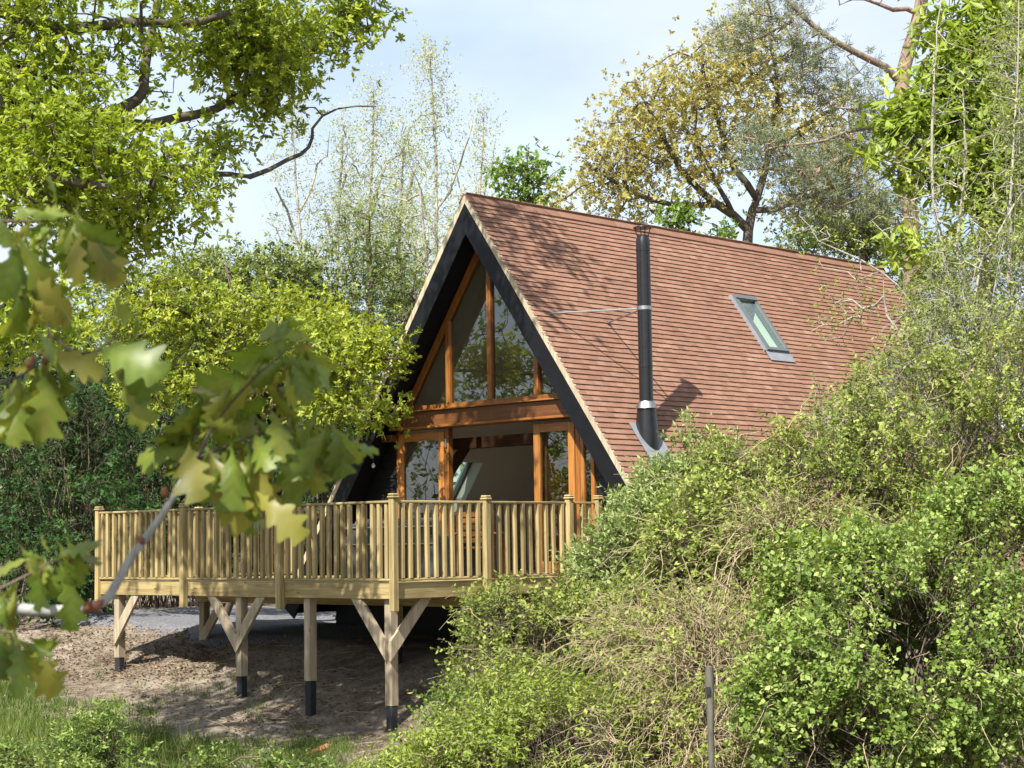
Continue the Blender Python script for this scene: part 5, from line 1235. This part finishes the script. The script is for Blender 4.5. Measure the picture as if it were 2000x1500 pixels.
def oak_leaf_mesh(seed):
    r = np.random.default_rng(seed); n = 46; t = np.linspace(0, 1, n); V = []
    env = .27 * np.sin(np.pi * t ** 1.5) ** .75 + .012
    lobes = 3.9 + r.uniform(-.2, .5); ph = r.uniform(-.5, .5)
    bend = r.uniform(.3, 1.3); fold = r.uniform(.15, .8); twist = r.uniform(-1.0, 1.0); k5 = np.array([1, .5, 0, -.5, -1.])
    for i, s in enumerate(t):
        lw = env[i] * (1 + (.30 + .08 * s) * math.cos(2 * math.pi * lobes * s + ph)); rw = env[i] * (1 + (.30 + .08 * s) * math.cos(2 * math.pi * lobes * s + ph + .7))
        x = math.sin(bend * s) / bend; z = (math.cos(bend * s) - 1) / bend
        for f_ in k5:
            y = f_ * (lw if f_ > 0 else rw); a_ = fold + twist * s * (1 if f_ > 0 else -1) * .4
            V.append((x + abs(y) * .30, y * math.cos(a_), z - abs(y) * math.sin(a_) * .8 + .010 * math.sin(11 * s + 6 * y + seed)))
    V = np.array(V); I = np.arange(n * 5).reshape(n, 5)
    Fq = np.stack([I[:-1, :-1], I[1:, :-1], I[1:, 1:], I[:-1, 1:]], -1).reshape(-1, 4)
    st = np.array([(-.16, .008, .0), (-.16, -.008, 0), (.02, -.008, .0), (.02, .008, 0)]); V = np.vstack([V, st]); Fq = np.vstack([Fq, [[n * 5, n * 5 + 1, n * 5 + 2, n * 5 + 3]]])
    tn = r.uniform(.1, .75) if seed % 5 else .97
    base = np.full(len(V), tn); m = np.tile([-.03, 0, .16, 0, -.03], n); base[:-4] += m + .10 * np.cos(2 * math.pi * lobes * 1.5 * np.repeat(t, 5) - np.abs(V[:-4, 1]) * 12) + .06 * np.sin(V[:-4, 0] * 9 + seed)
    return mesh_np('leaf', V, Fq, M['near_leaf'], np.clip(base, 0, 1), True)
lms = [oak_leaf_mesh(s) for s in range(1, 13)]
YB = 2.70
stem = [(-120, 1178), (0, 1187), (100, 1192), (180, 1185), (215, 1160), (250, 1100), (300, 1030), (385, 895)]
Q = smooth_line([at(x, y, YB) for x, y in stem], .02); m_ = len(Q)
Vb, Fb = tubes((Q + r.normal(0, .0006, Q.shape))[None], .0100, .0042, 10)
side = [[(385, 895), (425, 820), (500, 735), (590, 660)], [(385, 895), (470, 860), (560, 835), (650, 832)], [(425, 820), (400, 790), (380, 760)], [(-40, 760), (40, 735), (75, 700), (95, 650), (75, 560), (60, 540)], [(95, 650), (150, 690), (215, 670), (250, 590)], [(-30, 430), (60, 432), (130, 430)], [(-60, 1190), (0, 1150), (60, 1120), (110, 1092)], [(-60, 1190), (0, 1230), (25, 1250)], [(385, 895), (450, 930), (500, 965)]]
VB_, FB_, off = [], [], 0; VS_, FS_ = Vb, Fb
for k, s_ in enumerate(side):
    q_ = smooth_line([at(x, y, YB + .02 * (k % 3 - 1)) for x, y in s_], .02); v_, f_ = tubes(q_[None], .0026, .0012, 6); VB_.append(v_); FB_.append(f_); off += len(v_)
o0 = Q[0]
br = link('branch', mesh_np('branch', VS_ - o0, FS_, M['twig'], np.full(len(VS_), .5), True), near, (o0 - nb0).tolist())
for v_, f_ in zip(VB_, FB_): link('shoot', mesh_np('shoot', v_ - o0, f_, M['bark_brown'], np.full(len(v_), .5), True), br)
L_ = [(130, 430, 10, 375), (110, 405, 128, 325), (140, 425, 228, 520), (125, 440, 175, 535), (60, 432, 5, 520), (90, 450, 55, 560), (60, 540, 160, 545), (55, 540, -10, 600), (62, 550, 118, 670), (55, 560, 15, 690), (60, 560, 78, 640), (85, 590, 170, 622), (75, 700, -10, 765),
      (90, 715, 145, 830), (70, 715, 95, 890), (40, 735, 5, 885), (80, 715, 55, 860), (100, 705, 155, 800), (90, 700, 205, 655), (20, 750, -15, 900), (150, 430, 90, 500), (100, 430, 20, 460), (30, 432, 60, 380), (170, 440, 210, 590), (120, 435, 120, 530),
      (215, 670, 305, 762), (250, 590, 238, 645), (190, 685, 290, 655), (385, 880, 205, 868), (380, 885, 282, 955), (375, 870, 325, 765), (390, 855, 285, 795), (400, 870, 440, 985), (470, 935, 440, 1080), (500, 960, 580, 1042), (440, 900, 410, 1000), (430, 880, 525, 945), (420, 830, 560, 822),
      (450, 790, 375, 705), (585, 665, 430, 715), (590, 665, 490, 636), (590, 660, 540, 618), (590, 670, 632, 785), (595, 670, 648, 745), (590, 680, 575, 795), (560, 700, 500, 805), (560, 700, 458, 772), (600, 832, 702, 965), (640, 832, 682, 962), (620, 832, 588, 972), (560, 838, 592, 935), (540, 850, 625, 965),
      (650, 832, 708, 935), (520, 840, 560, 910), (480, 855, 535, 965), (430, 770, 350, 835), (400, 785, 330, 905), (520, 730, 610, 830), (470, 750, 420, 860), (640, 832, 640, 940), (500, 735, 470, 650), (420, 830, 330, 870), (460, 860, 380, 930), (400, 790, 300, 850), (540, 700, 640, 700), (480, 860, 480, 970),
      (110, 1092, 218, 1035), (112, 1090, 222, 1075), (120, 1095, 168, 1115), (115, 1098, 147, 1158), (100, 1098, 8, 1128), (95, 1095, 38, 1072), (95, 1102, 58, 1142), (92, 1095, 82, 1055), (105, 1100, 122, 1155), (112, 1085, 190, 1025),
      (10, 1160, 75, 1148), (5, 1160, 45, 1240), (22, 1245, 128, 1262), (22, 1250, 108, 1312), (18, 1250, 62, 1335), (10, 1245, 25, 1322), (5, 1200, 48, 1225), (-5, 1175, 62, 1188), (0, 1240, 5, 1310), (30, 1135, 10, 1180)]
L_ = [(bx + dx_, by + dy_, bx + dx_ + (tx - bx) * f_ + ex_, by + dy_ + (ty - by) * f_ + ey_) for (bx, by, tx, ty) in L_ for (dx_, dy_, f_, ex_, ey_) in ((0, 0, .66, 0, 0), (r.normal(0, 14), r.normal(0, 14), .52, r.normal(0, 32), r.normal(18, 26)), (r.normal(0, 26), r.normal(0, 26), .42, r.normal(0, 30), r.normal(22, 24))) if math.hypot((tx - bx) * f_ + ex_, (ty - by) * f_ + ey_) > 32]
for k, (bx, by, tx, ty) in enumerate(L_):
    dy = r.normal(0, .035); p0 = at(bx, by, YB + dy * .4); p1 = at(tx, ty, YB + dy + r.normal(0, .03)); ax = p1 - p0; ln = float(np.linalg.norm(ax)) * 1.12; ax = ax / np.linalg.norm(ax)
    nn = np.array([r.normal(0, .75), -.55 + r.normal(0, .35), .55 + r.normal(0, .45)]); nn = nn - ax * np.dot(nn, ax); nn /= np.linalg.norm(nn); bb_ = np.cross(nn, ax)
    wd = ln * r.uniform(.62, .9)
    o = link('leaf', lms[k % 12], br)
    o.matrix_local = Matrix(((ax[0] * ln, bb_[0] * wd, nn[0] * ln, p0[0] - o0[0]), (ax[1] * ln, bb_[1] * wd, nn[1] * ln, p0[1] - o0[1]), (ax[2] * ln, bb_[2] * wd, nn[2] * ln, p0[2] - o0[2]), (0, 0, 0, 1)))
for (x, y, s_) in ((188, 1184, .011), (276, 1055, .007), (322, 962, .008), (60, 712, .010), (88, 705, .008), (382, 890, .009), (170, 1187, .009), (140, 1095, .006)):
    bm2 = MB(); bm2.lathe([(.001, -1.1), (.6, -.7), (.95, 0), (.6, .8), (.001, 1.5)], seg=9); o = link('bud', bm2.mesh('bud', M['bud'], True), br); p = at(x, y, YB - .008) - o0; o.location = p; o.scale = (s_ * .8,) * 2 + (s_,); o.rotation_euler = (r.normal(0, .5), 1.1 + r.normal(0, .5), r.normal(0, 1))
